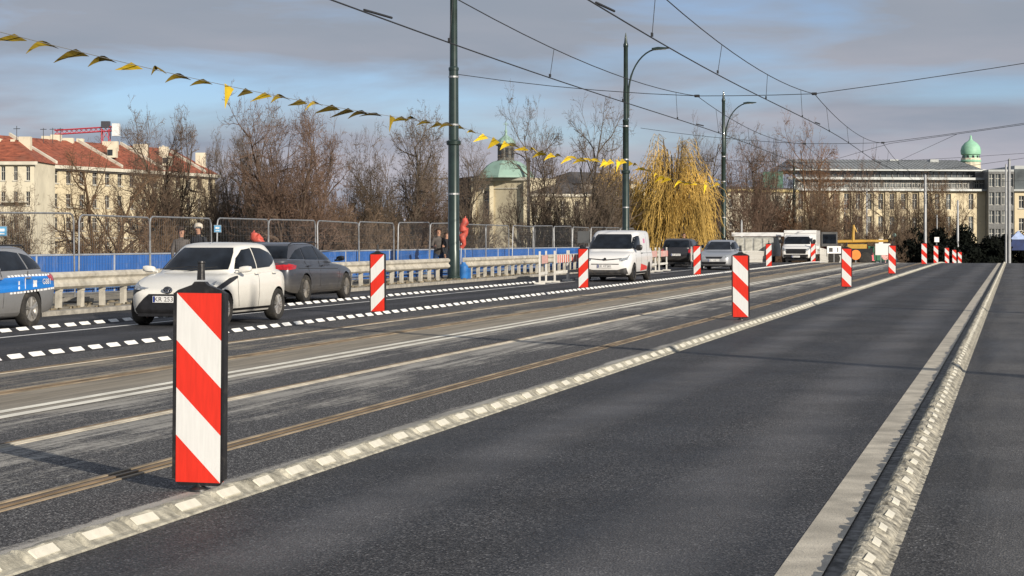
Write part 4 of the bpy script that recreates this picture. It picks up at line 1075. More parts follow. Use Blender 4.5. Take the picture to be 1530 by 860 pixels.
for i, (yy, xx) in enumerate(((63.0, -15.4), (65.6, -15.5), (80, -15.9), (82.6, -15.7), (85.4, -15.8), (88.2, -15.9), (98, -16.0), (73.4, -15.9), (68.2, -15.6), (70.8, -15.75))):
    o = WB if i == 0 else copy_tree(WB); o.location = (xx, yy, 0); o.rotation_euler = (0, 0, rng.uniform(-.12, .08)+(.25 if i in (0, 3) else 0))
    tag(o, labs[i], 'work barrier', 'red and white work barriers')

# white picket barrier by the crest
def picket(x0, x1, Xw, lab, zt=1.0):
    ya, yb = YX(x0, Xw), YX(x1, Xw); t = empty('barrier_fence', (Xw, ya, deck_z(ya)), 0, lab, 'barrier')
    L = yb-ya; b = MB(); b.box((0, 0, zt/2), (.06, .22, zt)); k = 0.0; first = None
    while k < L:
        if first is None: o = b.build('picket', M_pw, t); first = o
        else: o = first.copy(); C.objects.link(o)
        o.location = (0, k, deck_z(ya+k)-deck_z(ya)); k += .62
    b = MB()
    for z in (.25, zt-.05): b.tube([(0, j*L/6, z+deck_z(ya+j*L/6)-deck_z(ya)) for j in range(7)], .04, 5)
    b.build('bar', M_pw, t)
picket(1226, 1262, -12.6, 'white upright barrier fence in front of the yellow machine')
picket(1106, 1147, -16.2, 'low pale barrier right of the silver car', .75)
picket(1170, 1182, -14.9, 'short pale barrier at the front of the white trailer', .7)

# signs near the crest
M_org = mat('orange_sign', (.8, .22, .03), .5, var=.1)
def sign_on_post(x, ytop, ybot, Z, w_, hs, m, lab, rnd=False, name='road_sign', mark=None):
    pb = W(x, 355, Z); zt = W(x, ytop, Z).z; zb = deck_z(pb.y)
    t = empty(name, (pb.x, pb.y, zb), TH, lab, 'sign')
    b = MB(); b.tube([(0, 0, 0), (0, 0, zt-zb-.05)], .035, 6); b.build('post', M_pgrey, t)
    b = MB()
    if rnd: b.lathe([(w_/2, -.05), (w_/2, -.03)], 20, (0, 0, zt-zb-w_/2), 'Y')
    else: b.box((0, -.05, zt-zb-hs/2), (w_, .02, hs))
    p = b.build('sign_plate', m, t)
    if mark:
        for (dx, dz, a, c, mm) in mark: q = MB(); q.box((dx, -.064, zt-zb-hs/2+dz), (a, .006, c)); q.build('sign_mark', mm, p)
sign_on_post(1278.5, 373, 388, 120, .62, .62, M_org, 'orange round warning sign beside the marker panel near the crest', True)
sign_on_post(1246, 367.5, 378, 133, .95, .5, M_film, 'white sign board with dark marks in front of the yellow machine', mark=[(-.22, 0, .25, .28, M_ink), (.25, 0, .07, .3, M_ink)])
sign_on_post(1316, 357, 372, 150, .34, .6, M_film, 'narrow upright white board above the green container')
sign_on_post(1323, 364, 374, 148, .72, .55, M_film, 'wide white board right of the green container')
sign_on_post(1399.5, 354, 362, 165, .4, .42, M_film, 'small white square sign above the crest marker panel')
sign_on_post(1336, 348, 356, 170, .35, .35, mat('pale_green_sign', (.35, .5, .42), .5), 'small pale round sign left of the shade-coloured shrubs', True)
sign_on_post(872, 345, 352, 80, .5, .5, mat('dark_sign_back', (.06, .065, .07), .6), 'small dark sign on a post left of the white van')
p = W(1308, 376, 155); b = MB(); b.prism([(-1.1, 0), (1.1, 0), (1.3, 1.1), (-1.3, 1.1)], -.6, .6); b.b2((-1.35, -.65, 1.1), (1.35, .65, 1.2))
for i in range(5): b.box((-.9+i*.45, -.62, .55), (.06, .06, 1.0))
o = tag(b.build('waste_container', mat('green_container', (.02, .13, .07), .6, var=.2), loc=(p.x, p.y, p.z-.75)), 'dark green container behind the pink marker panel', 'container'); o.rotation_euler = (0, 0, TH)
b = MB(); b.lathe([(.2, 0), (.2, .03), (.13, .05), (.1, .4), (.04, .72), (.03, .74)], 14); p = W(1303, 390, 138)
tag(b.build('traffic_cone', mat('pink_red_cone', (.65, .12, .16), .6, var=.1), loc=(p.x, p.y, deck_z(p.y)+.4), smooth=True), 'pinkish red cone near the dark green container', 'cone')
b = MB(); b.lathe([(.3, -.03), (.3, .03)], 18, (0, 0, .5), 'Y'); b.tube([(0, .05, 0), (0, .05, .6)], .03, 6); p = W(1323, 386, 140)
o = tag(b.build('road_sign', mat('faded_red_white', (.65, .35, .33), .6, var=.5, scale=14), loc=(p.x, p.y, deck_z(p.y)+.35)), 'low round red and white sign near the crest', 'sign'); o.rotation_euler = (0, 0, TH)
# timber stack seen beside the barrier row
b = MB()
for i in range(5): b.box((0, i*.02, .05+i*.07), (.35, 7.5, .06))
for i in range(3): b.box((0, -2.5+i*2.5, .0), (.5, .1, .06))
tag(b.build('timber_stack', mat('raw_timber', (.42, .3, .14), .8, var=.2, scale=2, stretch=(4, .4, 4)), loc=(-19.0+.9, 110, .1)), 'stack of pale planks beyond the guardrail left of the trailer', 'timber')
b = MB(); b.lathe([(.15, 0), (.18, .06), (.17, .45), (.08, .55), (.07, .6)], 12); b.box((.12, 0.1, .2), (.2, .2, .38))
tag(b.build('blue_canister', mat('blue_plastic', (.03, .16, .45), .45, var=.15), loc=(-19.15, PY[0]+.75, .08), smooth=True), 'small blue plastic canister in the guardrail gap right of the tallest pole', 'canister')
# dark blue awning by the right edge
t = empty('market_tent', W(1520, 375, 190)-Vector((0, 0, 1.5)), TH, 'dark blue tent with a small pale peak at the right edge', 'tent')
b = MB(); b.prism([(-2.4, 1.6), (2.4, 1.6), (2.4, 2.6), (-2.4, 2.6)], -1.5, 1.5); b.prism([(-2.4, 2.6), (2.4, 2.6), (0, 3.1)], -1.5, 1.5); b.build('canopy', mat('navy_canvas', (.012, .03, .12), .7, var=.2), t)
b = MB(); b.prism([(-1.1, 2.65), (.6, 2.65), (-.3, 3.5)], -1.58, -1.4); b.build('peak', mat('pale_blue_canvas', (.35, .45, .7), .7), t)
for sx in (-2.3, 2.3):
    b = MB(); b.tube([(sx, -1.4, -1), (sx, -1.4, 1.6)], .05, 6); b.build('leg', M_pgrey, t)

# ================================================================ people
M_skin = mat('skin', (.45, .25, .17), .55, var=.08)
def person(X, Y, z, rz, jacket, trousers, hair, label, pose=0, hat=None, scale=1.0):
    """one continuous skinned body; pose: 0 standing, 1 leaning forward with bent arms, 2 walking"""
    P = {}; E = []
    def v_(n, p, r): P[n] = (Vector(p), r)
    lean = .12 if pose == 1 else .0; st = .16 if pose == 2 else .06
    v_('pelvis', (0, 0, .95), .145); v_('waist', (lean*.3, 0, 1.1), .135); v_('chest', (lean*.8, 0, 1.32), .165); v_('neckb', (lean, 0, 1.47), .085); v_('neck', (lean+.01, 0, 1.55), .055)
    v_('headb', (lean+.03, 0, 1.62), .075); v_('head', (lean+.025, 0, 1.69), .098); v_('crown', (lean+.01, 0, 1.76), .078)
    E += [('pelvis', 'waist'), ('waist', 'chest'), ('chest', 'neckb'), ('neckb', 'neck'), ('neck', 'headb'), ('headb', 'head'), ('head', 'crown')]
    for s, k in ((1, 'l'), (-1, 'r')):
        f = st*s
        v_('hip'+k, (0, s*.1, .9), .105); v_('knee'+k, (f+.03, s*.11, .5), .065); v_('ank'+k, (f*1.6-.02, s*.11, .1), .045); v_('toe'+k, (f*1.6+.15, s*.12, .045), .038)
        v_('sho'+k, (lean*.95, s*.18, 1.42), .075)
        if pose == 1: v_('elb'+k, (lean+.05, s*.25, 1.15), .052); v_('wri'+k, (lean+.28, s*.16, 1.17), .036); hd = Vector((1, -s*.3, .05)).normalized()
        else: v_('elb'+k, (-.03-f*.4, s*.245, 1.15), .052); v_('wri'+k, (.04-f*.8, s*.24, .9), .034); hd = Vector((.15, 0, -1)).normalized()
        E += [('pelvis', 'hip'+k), ('hip'+k, 'knee'+k), ('knee'+k, 'ank'+k), ('ank'+k, 'toe'+k), ('chest', 'sho'+k), ('sho'+k, 'elb'+k), ('elb'+k, 'wri'+k)]
        w = P['wri'+k][0]; v_('palm'+k, w+hd*.07, .032); E.append(('wri'+k, 'palm'+k))
        sd = Vector((1, 0, 0)) if pose != 1 else Vector((0, 0, 1)); 
        for i in range(4):
            a = w+hd*.085+sd*(i-1.5)*.021; L_ = (.07, .08, .075, .055)[i]
            v_(f'f{i}a'+k, a+hd*.02, .0095); v_(f'f{i}b'+k, a+hd*L_*.75+Vector((.01, 0, 0)), .009); v_(f'f{i}c'+k, a+hd*L_+Vector((.022, -s*.01, -.005)), .0075)
            E += [('palm'+k, f'f{i}a'+k), (f'f{i}a'+k, f'f{i}b'+k), (f'f{i}b'+k, f'f{i}c'+k)]
        v_('tha'+k, w+hd*.03+sd*.035, .012); v_('thb'+k, w+hd*.075+sd*.055, .0095); E += [('palm'+k, 'tha'+k), ('tha'+k, 'thb'+k)]
    names = list(P); idx = {n: i for i, n in enumerate(names)}
    me = bpy.data.meshes.new('person'); me.from_pydata([P[n][0] for n in names], [(idx[a], idx[b]) for a, b in E], []); 
    o = bpy.data.objects.new('person', me); C.objects.link(o)
    md = o.modifiers.new('skin', 'SKIN'); md.use_smooth_shade = True
    for i, n in enumerate(names):
        sv = me.skin_vertices[0].data[i]; r = P[n][1]; sv.radius = (r, r*(1.15 if n in ('chest', 'pelvis', 'waist') else 1)); sv.use_root = (n == 'pelvis')
    o.modifiers.new('sub', 'SUBSURF').levels = 1; o.modifiers[-1].render_levels = 1
    dg = bpy.context.evaluated_depsgraph_get(); m2 = bpy.data.meshes.new_from_object(o.evaluated_get(dg)); o.modifiers.clear(); o.data = m2
    m2.materials.clear()
    for m in (jacket, trousers, M_skin, M_blk): m2.materials.append(m)
    for p in m2.polygons:
        c = p.center; k = 0
        if c.z < .92: k = 1
        if c.z < .09: k = 3
        if c.z > 1.53: k = 2
        for s_ in 'lr':
            if (c-P['palm'+s_][0]).length < .11 and (c-P['wri'+s_][0]).length > .03: k = 2
        p.material_index = k; p.use_smooth = True
    t = o; t.location = (X, Y, z); t.rotation_euler = (0, 0, rz); t.scale = (scale,)*3; tag(t, label, 'person')
    hx = P['head'][0]
    b = MB(); b.ball(hx+Vector((-.018, 0, .025)), .112, 14, (1, .9, 1.05)) if not hat else b.lathe([(.118, -.01), (.122, .03), (.1, .1), (.04, .135)], 14, hx+Vector((-.01, 0, .02)))
    # cut the face side away from the hair cap
    if not hat:
        vs = b.v; fs = [f for f in b.f if not (sum(vs[i][0] for i in f)/len(f) > hx.x+.03 and sum(vs[i][2] for i in f)/len(f) < hx.z+.055)]
        b.f = fs; b.m = [0]*len(fs)
    b.build('hair' if not hat else 'hat', hat or hair, t, smooth=True, fix=False)
    b = MB(); b.ball(hx+Vector((.103, 0, -.005)), .016, 8, (1, .8, 1.5)); b.build('nose', M_skin, t, smooth=True)
    b = MB()
    for s in (1, -1): b.ball(hx+Vector((.088, s*.034, .02)), .011, 8)
    b.ball(hx+Vector((.086, 0, -.05)), .02, 8, (.4, 1.1, .3)); b.build('eyes_and_mouth', mat('dark_eye', (.05, .03, .025), .4), t, smooth=True)
    b = MB()
    for s in (1, -1): b.ball(hx+Vector((0, s*.1, 0)), .026, 8, (.7, .35, 1.1)); 
    b.build('ears', M_skin, t, smooth=True)
    return t
K_dark = mat('dark_cloth', (.02, .022, .028), .9, var=.2, scale=8, bump=.4, bscale=30); K_grey = mat('grey_brown_coat', (.09, .08, .075), .9, var=.25, scale=8, bump=.4, bscale=30)
K_jean = mat('blue_jeans', (.03, .055, .12), .9, var=.2, scale=8); K_pale = mat('pale_knit', (.55, .5, .42), .95, var=.15, scale=10)
K_hair = mat('brown_hair', (.06, .035, .02), .7, var=.3, scale=20); K_rust = mat('rust_coat', (.22, .08, .04), .9, var=.2)
person(-21.5, YX(271, -21.5), .075, R(-60), K_grey, K_jean, K_hair, 'person in a brown coat with dark hair, leftmost of the two behind the white hatchback', scale=.97)
person(-21.3, YX(297, -21.3), .075, R(-100), K_dark, K_jean, K_hair, 'person in a black jacket and pale knitted hat behind the roof of the white hatchback', pose=0, hat=K_pale, scale=1.02)
person(-19.95, YX(655, -19.95), .075, R(-70), K_grey, K_jean, K_hair, 'person in a grey jacket and jeans leaning on the guardrail left of the tallest pole', pose=1)
person(-20.3, YX(667, -20.3), .075, R(-30), K_dark, K_dark, K_hair, 'person in dark clothes with pale bag just left of the tallest pole', pose=2, scale=.93)
person(-17.9, YX(1039, -17.9)-4, .0, R(-60), K_dark, K_dark, K_hair, 'person in dark clothes standing between the black off-roader and the silver car', scale=1.0)
person(-8.4, YX(1376, -8.4)-0, .4, R(200), K_dark, K_dark, K_hair, 'distant person in black beyond the crest left of the tall pale pole', pose=2)
# red cloth bundles hung on the mesh
M_rcl = mat('red_plastic_cloth', (.5, .085, .06), .55, var=.25, scale=6, bump=.6, bscale=9)
def bundle(x, ya, yb, Z, r_, tilt, lab):
    a, c = W(x, ya, Z), W(x+tilt, yb, Z); b = MB(); n = 9; pts = []; rs = []
    for i in range(n):
        f = i/(n-1); pts.append(a.lerp(c, f)-a+Vector((.05*math.sin(i*2.1), .04*math.cos(i*1.7), 0))); rs.append(r_*(.45+.6*math.sin(math.pi*min(1, f*.9+.12)))*(1+.22*math.sin(i*2.6)))
    b.tube(pts, rs, 12); b.tube([pts[0], pts[0]+Vector((0.02, .05, .1))], .02, 6)
    tag(b.build('cloth_bundle', M_rcl, loc=a, smooth=True), lab, 'cloth bundle')
bundle(694, 327, 370, 71.5, .145, -3, 'tall red cloth bundle hanging on the mesh fence right of the tallest pole')
bundle(377, 350, 366, 51.5, .12, 17, 'crumpled red cloth bundle above the roof of the white hatchback')
# ================================================================ buildings
def wallmat(name, col, dirt=(.2, .17, .12), amt=.4, sc_=.25):
    return mat(name, col, .9, var=.1, scale=sc_, dirt=(dirt, amt, sc_*2.2), bump=.2, bscale=4)
M_cream = wallmat('cream_plaster', (.6, .52, .36)); M_cream2 = wallmat('pale_cream_plaster', (.64, .59, .46)); M_cream3 = wallmat('yellow_cream_plaster', (.52, .42, .2))
M_trimw = mat('stone_trim', (.58, .55, .46), .85, var=.12, scale=.6); M_tile = mat('red_roof_tiles', (.3, .085, .045), .85, var=.35, scale=1.2, stretch=(1, 1, 3), bump=.8, bscale=6, dirt=((.12, .07, .05), .7, .3))
M_win = mat('window_glass', (.03, .035, .04), .12, var=.5, scale=1.3, coat=.3); M_frame = mat('window_frame', (.5, .49, .44), .6)
M_slate = mat('dark_slate', (.075, .07, .068), .7, var=.3, scale=.8); M_zinc = mat('zinc_sheet', (.36, .38, .38), .5, metal=.4, var=.12, scale=.7)
M_copper = mat('green_copper', (.25, .38, .32), .6, var=.18, scale=.8, dirt=((.1, .2, .16), .5, .8)); M_stone = wallmat('church_limestone', (.56, .5, .36), (.14, .12, .09), .45, .5)
M_ggl = mat('grey_curtain_glass', (.1, .115, .12), .12, var=.5, scale=.25, coat=.5); M_dkg = mat('dark_metal_band', (.14, .145, .145), .5, var=.2)

def facade(parent, a, b_, z0, z1, floors, bays, wm, ww=.42, wh=.56, skip=None, wmat=None, arch=False, sill=True, name='wall', depth=.25, maxw=99, cnt=None, hflo=None, balc=None, wallthick=True):
    """wall from a to b (world xy) with real openings; windows are separate parts"""
    a, b_ = Vector((a[0], a[1], 0)), Vector((b_[0], b_[1], 0)); d = (b_-a); L = d.length; d.normalize(); n = Vector((d.y, -d.x, 0))
    if n.dot(Vector((0, 0, 0))-a) < 0: n = -n
    org = parent.location
    def P(u, z, o=0): q = a+d*u+n*o-org; return (q.x, q.y, z-org.z)
    us = [0]; bw = L/bays; fh = (z1-z0)/floors
    mb = MB(); wins = []
    for i in range(bays):
        for j in range(floors):
            u0, u1 = i*bw, (i+1)*bw; za, zb = z0+j*fh, z0+(j+1)*fh
            if skip and skip(i, j): mb.quad(P(u0, za), P(u1, za), P(u1, zb), P(u0, zb)); continue
            hw = bw*ww/2; uc = (u0+u1)/2; wa, wb = za+fh*(.5-wh/2+.02), za+fh*(.5+wh/2+.02)
            x0, x1 = uc-hw, uc+hw
            mb.quad(P(u0, za), P(x0, za), P(x0, zb), P(u0, zb)); mb.quad(P(x1, za), P(u1, za), P(u1, zb), P(x1, zb))
            mb.quad(P(x0, za), P(x1, za), P(x1, wa), P(x0, wa)); mb.quad(P(x0, wb), P(x1, wb), P(x1, zb), P(x0, zb))
            for q in (((x0, wa), (x1, wa)), ((x1, wa), (x1, wb)), ((x1, wb), (x0, wb)), ((x0, wb), (x0, wa))):
                mb.quad(P(*q[0]), P(*q[1]), P(*q[1], -depth), P(*q[0], -depth))
            wins.append((x0, x1, wa, wb, i, j))
    w = mb.build(name, wm, parent, fix=False)
    rw = random.Random(int(L*10))
    for k, (x0, x1, wa, wb, i, j) in enumerate(wins[:maxw]):
        f = MB(); o = -depth+.05
        fw = min(.09, (x1-x0)*.1)
        for (p0, p1, q0, q1) in ((x0, x0+fw, wa, wb), (x1-fw, x1, wa, wb), (x0+fw, x1-fw, wa, wa+fw), (x0+fw, x1-fw, wb-fw, wb), ((x0+x1)/2-fw/2, (x0+x1)/2+fw/2, wa+fw, wb-fw), (x0+fw, (x0+x1)/2-fw/2, wa+(wb-wa)*.62, wa+(wb-wa)*.62+fw), ((x0+x1)/2+fw/2, x1-fw, wa+(wb-wa)*.62, wa+(wb-wa)*.62+fw)):
            f.quad(P(p0, q0, o), P(p1, q0, o), P(p1, q1, o), P(p0, q1, o))
        if sill: 
            f.quad(P(x0-.1, wa-.12, .12), P(x1+.1, wa-.12, .12), P(x1+.1, wa, .12), P(x0-.1, wa, .12)); f.quad(P(x0-.1, wa, 0), P(x1+.1, wa, 0), P(x1+.1, wa, .12), P(x0-.1, wa, .12))
        fr = f.build('window', M_frame, parent, fix=False)
        g_ = MB(); g_.quad(P(x0, wa, -depth), P(x1, wa, -depth), P(x1, wb, -depth), P(x0, wb, -depth)); g_.build('pane', wmat or M_win, fr, fix=False)
    return P, L, n
def bandline(parent, P, L, z, h_, out, m, name='cornice'):
    b = MB(); v = []
    b.add([P(-out, z, .01), P(L+out, z, .01), P(L+out, z, out), P(-out, z, out), P(-out, z+h_, .01), P(L+out, z+h_, .01), P(L+out, z+h_, out), P(-out, z+h_, out)],
          [(0, 1, 2, 3), (4, 7, 6, 5), (0, 4, 5, 1), (3, 2, 6, 7), (0, 3, 7, 4), (1, 5, 6, 2)])
    return b.build(name, m, parent, fix=False)
def shell(parent, pts, z0, z1, m, name='wall', thick=None):
    opened = 'walls' in name   # the front is built by facade(); leave that edge open
    """plain prism for hidden flanks and backs; pts are world xy (drawn in order)"""
    b = MB(); o = parent.location; n = len(pts)
    vs = [(p[0]-o.x, p[1]-o.y, z0-o.z) for p in pts]+[(p[0]-o.x, p[1]-o.y, z1-o.z) for p in pts]
    b.add(vs, [tuple(range(n, 2*n))]+[(i, (i+1) % n, n+(i+1) % n, n+i) for i in range(n-1 if opened else n)])
    return b.build(name, m, parent, fix=True)
def back(a, b_, dep):
    """far corners of a building whose front runs a-b"""
    d = Vector((b_[0]-a[0], b_[1]-a[1])); d.normalize(); n = Vector((-d.y, d.x))
    if n.dot(Vector((a[0], a[1]))) < 0: n = -n
    return (b_[0]+n.x*dep, b_[1]+n.y*dep), (a[0]+n.x*dep, a[1]+n.y*dep)
def gable_roof(parent, a, b_, dep, z0, rise, m, over=.5, hip=0, name='roof'):
    o = parent.location; c, d_ = back(a, b_, dep); A, B, Cc, D = [Vector((p[0]-o.x, p[1]-o.y, z0-o.z)) for p in (a, b_, c, d_)]
    u = (B-A).normalized(); n = (D-A).normalized(); A, B, Cc, D = A-u*over-n*over, B+u*over-n*over, Cc+u*over+n*over, D-u*over+n*over
    R1 = (A+D)/2+u*hip+Vector((0, 0, rise)); R2 = (B+Cc)/2-u*hip+Vector((0, 0, rise)); b = MB()
    b.add([A, B, Cc, D, R1, R2], [(0, 1, 5, 4), (2, 3, 4, 5), (0, 4, 3), (1, 2, 5), (0, 3, 2, 1)]); return b.build(name, m, parent, fix=True)
def box_at(parent, x, y, Z, w_, d_, h_, m, name, up=False):
    p = W(x, y, Z)-parent.location; b = MB(); b.box((p.x, p.y, p.z-h_/2 if not up else p.z+h_/2), (w_, d_, h_), TH); return b.build(name, m, parent)

# -- long red-roofed tenement on the left
def XY(x, Z): p = W(x, 300, Z); return (p.x, p.y)
a, b_ = XY(52, 272), XY(322, 318)
t = empty('tenement', (a[0], a[1], LAND), 0, 'long cream tenement with steep red tiled roof behind the bare trees on the left', 'building')
z1 = W(60, 245, 273).z
P_, L, n_ = facade(t, a, b_, LAND, z1, 5, 15, M_cream)
c, d_ = back(a, b_, 16); shell(t, [a, b_, c, d_][0:1]+[b_, c, d_], LAND, z1, M_cream) if False else shell(t, [b_, c, d_, a], LAND, z1-.01, M_cream, 'rear_walls')
bandline(t, P_, L, z1-.5, .5, .6, M_trimw); bandline(t, P_, L, LAND+6.4, .25, .15, M_trimw, 'string_course'); bandline(t, P_, L, z1-.75, .22, .3, M_slate, 'gutter')
gable_roof(t, a, b_, 16, z1+.02, 4.3, M_tile, .4, hip=1)
dd = Vector((b_[0]-a[0], b_[1]-a[1])).normalized(); nn_ = Vector((-dd.y, dd.x)); nn_ = nn_ if nn_.dot(Vector(a)) > 0 else -nn_
for f in (.10, .44, .68, .93):   # firewall parapets climbing the roof
    q = Vector(a)+dd*L*f-Vector((t.location.x, t.location.y)); b = MB(); w_ = .5
    pts = [(q+nn_*.0, z1), (q+nn_*8, z1+4.35), (q+nn_*8, z1+4.8), (q+nn_*.0, z1+.6)]
    vs = [(p.x, p.y, z-LAND) for p, z in pts]+[(p.x+dd.x*w_, p.y+dd.y*w_, z-LAND) for p, z in pts]
    b.add(vs, [(0, 1, 2, 3), (7, 6, 5, 4), (0, 4, 5, 1), (1, 5, 6, 2), (2, 6, 7, 3), (3, 7, 4, 0)]); b.build('parapet', M_trimw, t)
for (x, yt, h_, w_) in ((69, 203, 3.2, 1.2), (84, 201, 4.4, 1.5), (102, 206, 1.2, 1.6), (120, 207, 1.2, 1.0), (165, 211, 1.0, 2.4), (210, 215, 1.0, 2.2), (245, 219, 1.0, 1.4), (300, 228, 2.0, 1.6)):
    Zc = 280+x*.13; box_at(t, x, yt, Zc, w_, 1.0, h_+1.2, M_cream2, 'chimney')
for x, y in ((168, 228), (250, 240)):
    p = W(x, y, 275+x*.12)-t.location; b = MB(); b.box(p, (1.3, 1.6, 1.5), TH); dm = b.build('dormer', M_cream2, t); b = MB(); b.box(p+Vector((0, -.83, 0)), (.8, .05, .9), TH); b.build('pane', M_win, dm)
b = MB(); p = W(76, 203, 283)-t.location
for dx in (-1.2, .3, 1.5): b.tube([p+Vector((dx, 0, -1)), p+Vector((dx, 0, 1.2))], .05, 4); b.tube([p+Vector((dx-.5, 0, 1)), p+Vector((dx+.5, 0, 1))], .04, 4)
b.build('aerial', M_wire, t)
# -- corner house at the left edge
a, b_ = XY(-60, 262), XY(51, 262)
t = empty('corner_house', (a[0], a[1], LAND), 0, 'cream corner house with red hipped roof and balconies at the left edge', 'building')
z1 = W(20, 241, 262).z; P_, L, n_ = facade(t, a, b_, LAND, z1, 5, 6, M_cream2, ww=.34)
c, d_ = back(a, b_, 12); shell(t, [b_, c, d_, a], LAND, z1-.01, M_cream2, 'rear_walls')
bandline(t, P_, L, z1-.45, .45, .5, M_trimw); gable_roof(t, a, b_, 12, z1+.02, 3.2, M_tile, .3, hip=4)
for (u, z) in ((7.6, LAND+11.3), (7.6, LAND+4.4)):
    b = MB(); p0 = P_(u-1.6, z, 0); p1 = P_(u+1.6, z, 1.1)
    b.add([P_(u-1.6, z, .02), P_(u+1.6, z, .02), P_(u+1.6, z, 1.1), P_(u-1.6, z, 1.1), P_(u-1.6, z+.2, .02), P_(u+1.6, z+.2, .02), P_(u+1.6, z+.2, 1.1), P_(u-1.6, z+.2, 1.1)], [(0, 1, 2, 3), (4, 7, 6, 5), (3, 2, 6, 7), (0, 3, 7, 4), (1, 5, 6, 2)]); b.build('balcony', M_trimw, t)
for (x, yt, h_, w_) in ((38, 204, 4, 1.6), (20, 208, 1, .6), (-3, 207, 1, 1)): box_at(t, x, yt, 268, w_, 1, h_+.8, M_cream2, 'chimney')
b = MB(); p = W(25, 205, 268)-t.location; b.tube([p+Vector((0, 0, -1)), p+Vector((0, 0, 1.6))], .05, 4); b.tube([p+Vector((-.5, 0, 1.2)), p+Vector((.5, 0, 1.2))], .04, 4); b.build('aerial', M_wire, t)

# -- tower crane
t = empty('tower_crane', (*XY(158, 420), LAND), TH, 'red tower crane with white counterweight behind the red roofs', 'crane')
M_cr = mat('crane_red', (.5, .05, .07), .5, var=.1); zz = W(158, 192, 420).z-LAND
def lattice(b, p0, p1, w_, n, m_r=.1):
    p0, p1 = Vector(p0), Vector(p1); d = (p1-p0).normalized(); s = d.cross(Vector((0, 1, 0))).normalized() if abs(d.y) < .9 else Vector((1, 0, 0)); u = Vector((0, 1, 0))
    cs = [s*w_+u*w_, s*-w_+u*w_, s*-w_-u*w_, s*w_-u*w_]
    for c_ in cs: b.tube([p0+c_, p1+c_], m_r, 4)
    for i in range(n):
        q0, q1 = p0.lerp(p1, i/n), p0.lerp(p1, (i+1)/n)
        for k in range(4): b.tube([q0+cs[k], q1+cs[(k+1) % 4]], m_r*.6, 3, cap=False)
b = MB(); lattice(b, (0, 0, 0), (0, 0, zz), .8, 14); b.build('mast', M_cr, t)
b = MB(); lattice(b, (1.6, 0, zz), (-11, 0, zz-.8), .45, 12, .12); b.build('jib', M_cr, t)
b = MB(); b.b2((1.5, -.8, zz-1.6), (3.0, .8, zz+1.1)); b.build('counterweight', mat('crane_white', (.7, .7, .7), .6), t)
b = MB(); b.b2((-.9, -.7, zz+.2), (.9, .7, zz+1.6)); b.build('cab', mat('cab_dark', (.06, .06, .07), .4), t)

# -- church
cz = 262; ca, cb_ = XY(709, cz), XY(788, cz-4)
t = empty('church', (*ca, LAND), 0, 'pale stone church choir with green copper dome and slim lantern turret', 'church')
z1 = W(740, 266, cz).z; P_, L, n_ = facade(t, ca, cb_, LAND, z1, 2, 2, M_stone, ww=.3, wh=.5, skip=lambda i, j: (i, j) != (0, 1), sill=False)
# tall arched window drawn as stone tracery in front of the opening
b = MB()
for k in range(9):
    a0, a1 = math.pi*k/9, math.pi*(k+1)/9; u0 = L/4; rr = L*.3/4; zt_ = LAND+(z1-LAND)*.885
    b.tube([P_(u0+rr*1.1*math.cos(a0), zt_+rr*1.3*math.sin(a0)-.3, .06), P_(u0+rr*1.1*math.cos(a1), zt_+rr*1.3*math.sin(a1)-.3, .06)], .14, 4)
b.build('window_arch', M_trimw, t)
c, d_ = back(ca, cb_, 8); shell(t, [cb_, c, d_, ca], LAND, z1-.01, M_stone, 'side_walls'); bandline(t, P_, L, z1-.4, .4, .35, M_trimw); bandline(t, P_, L, z1-1.5, .15, .12, M_trimw, 'string_course')
for f in (0, .34, .98):
    b = MB(); q = Vector(P_(L*f, 0, .2)); b.box((q.x, q.y, (z1-LAND)/2-.3), (.55, .6, z1-LAND-.6), TH); b.build('buttress', M_stone, t)
cc = (Vector(ca)+Vector(cb_)+Vector(c)+Vector(d_))/4; cen = Vector((cc.x, cc.y, 0))-Vector((t.location.x, t.location.y, 0))+Vector((-.75, -2.2, 0)); zr = z1-LAND
b = MB(); b.lathe([(4.0, zr), (3.9, zr+.3), (3.4, zr+1.0), (2.7, zr+1.7), (1.9, zr+2.2), (1.35, zr+2.35)], 8, cen); dm = b.build('dome', M_copper, t); 
b = MB(); b.lathe([(1.25, zr+2.35), (1.15, zr+2.5), (1.15, zr+4.3), (1.4, zr+4.4), (1.4, zr+4.6)], 8, cen); ln = b.build('lantern', mat('lantern_grey', (.12, .12, .11), .7, var=.2), t)
b = MB()
for k in range(8): a_ = math.pi*2*(k+.5)/8; b.box(cen+Vector((1.1*math.cos(a_), 1.1*math.sin(a_), zr+3.4)), (.05, .4, 1.3), a_)
b.build('lantern_opening', M_win, ln)
b = MB(); b.lathe([(1.4, zr+4.6), (1.15, zr+5.1), (.6, zr+5.5), (.2, zr+5.8), (.08, zr+6.6), (.05, zr+7.6)], 10, cen); b.box(cen+Vector((0, 0, zr+7.3)), (.7, .08, .08), TH); b.ball(cen+Vector((0, 0, zr+6.3)), .22, 8); b.build('turret_cap', M_copper, t)
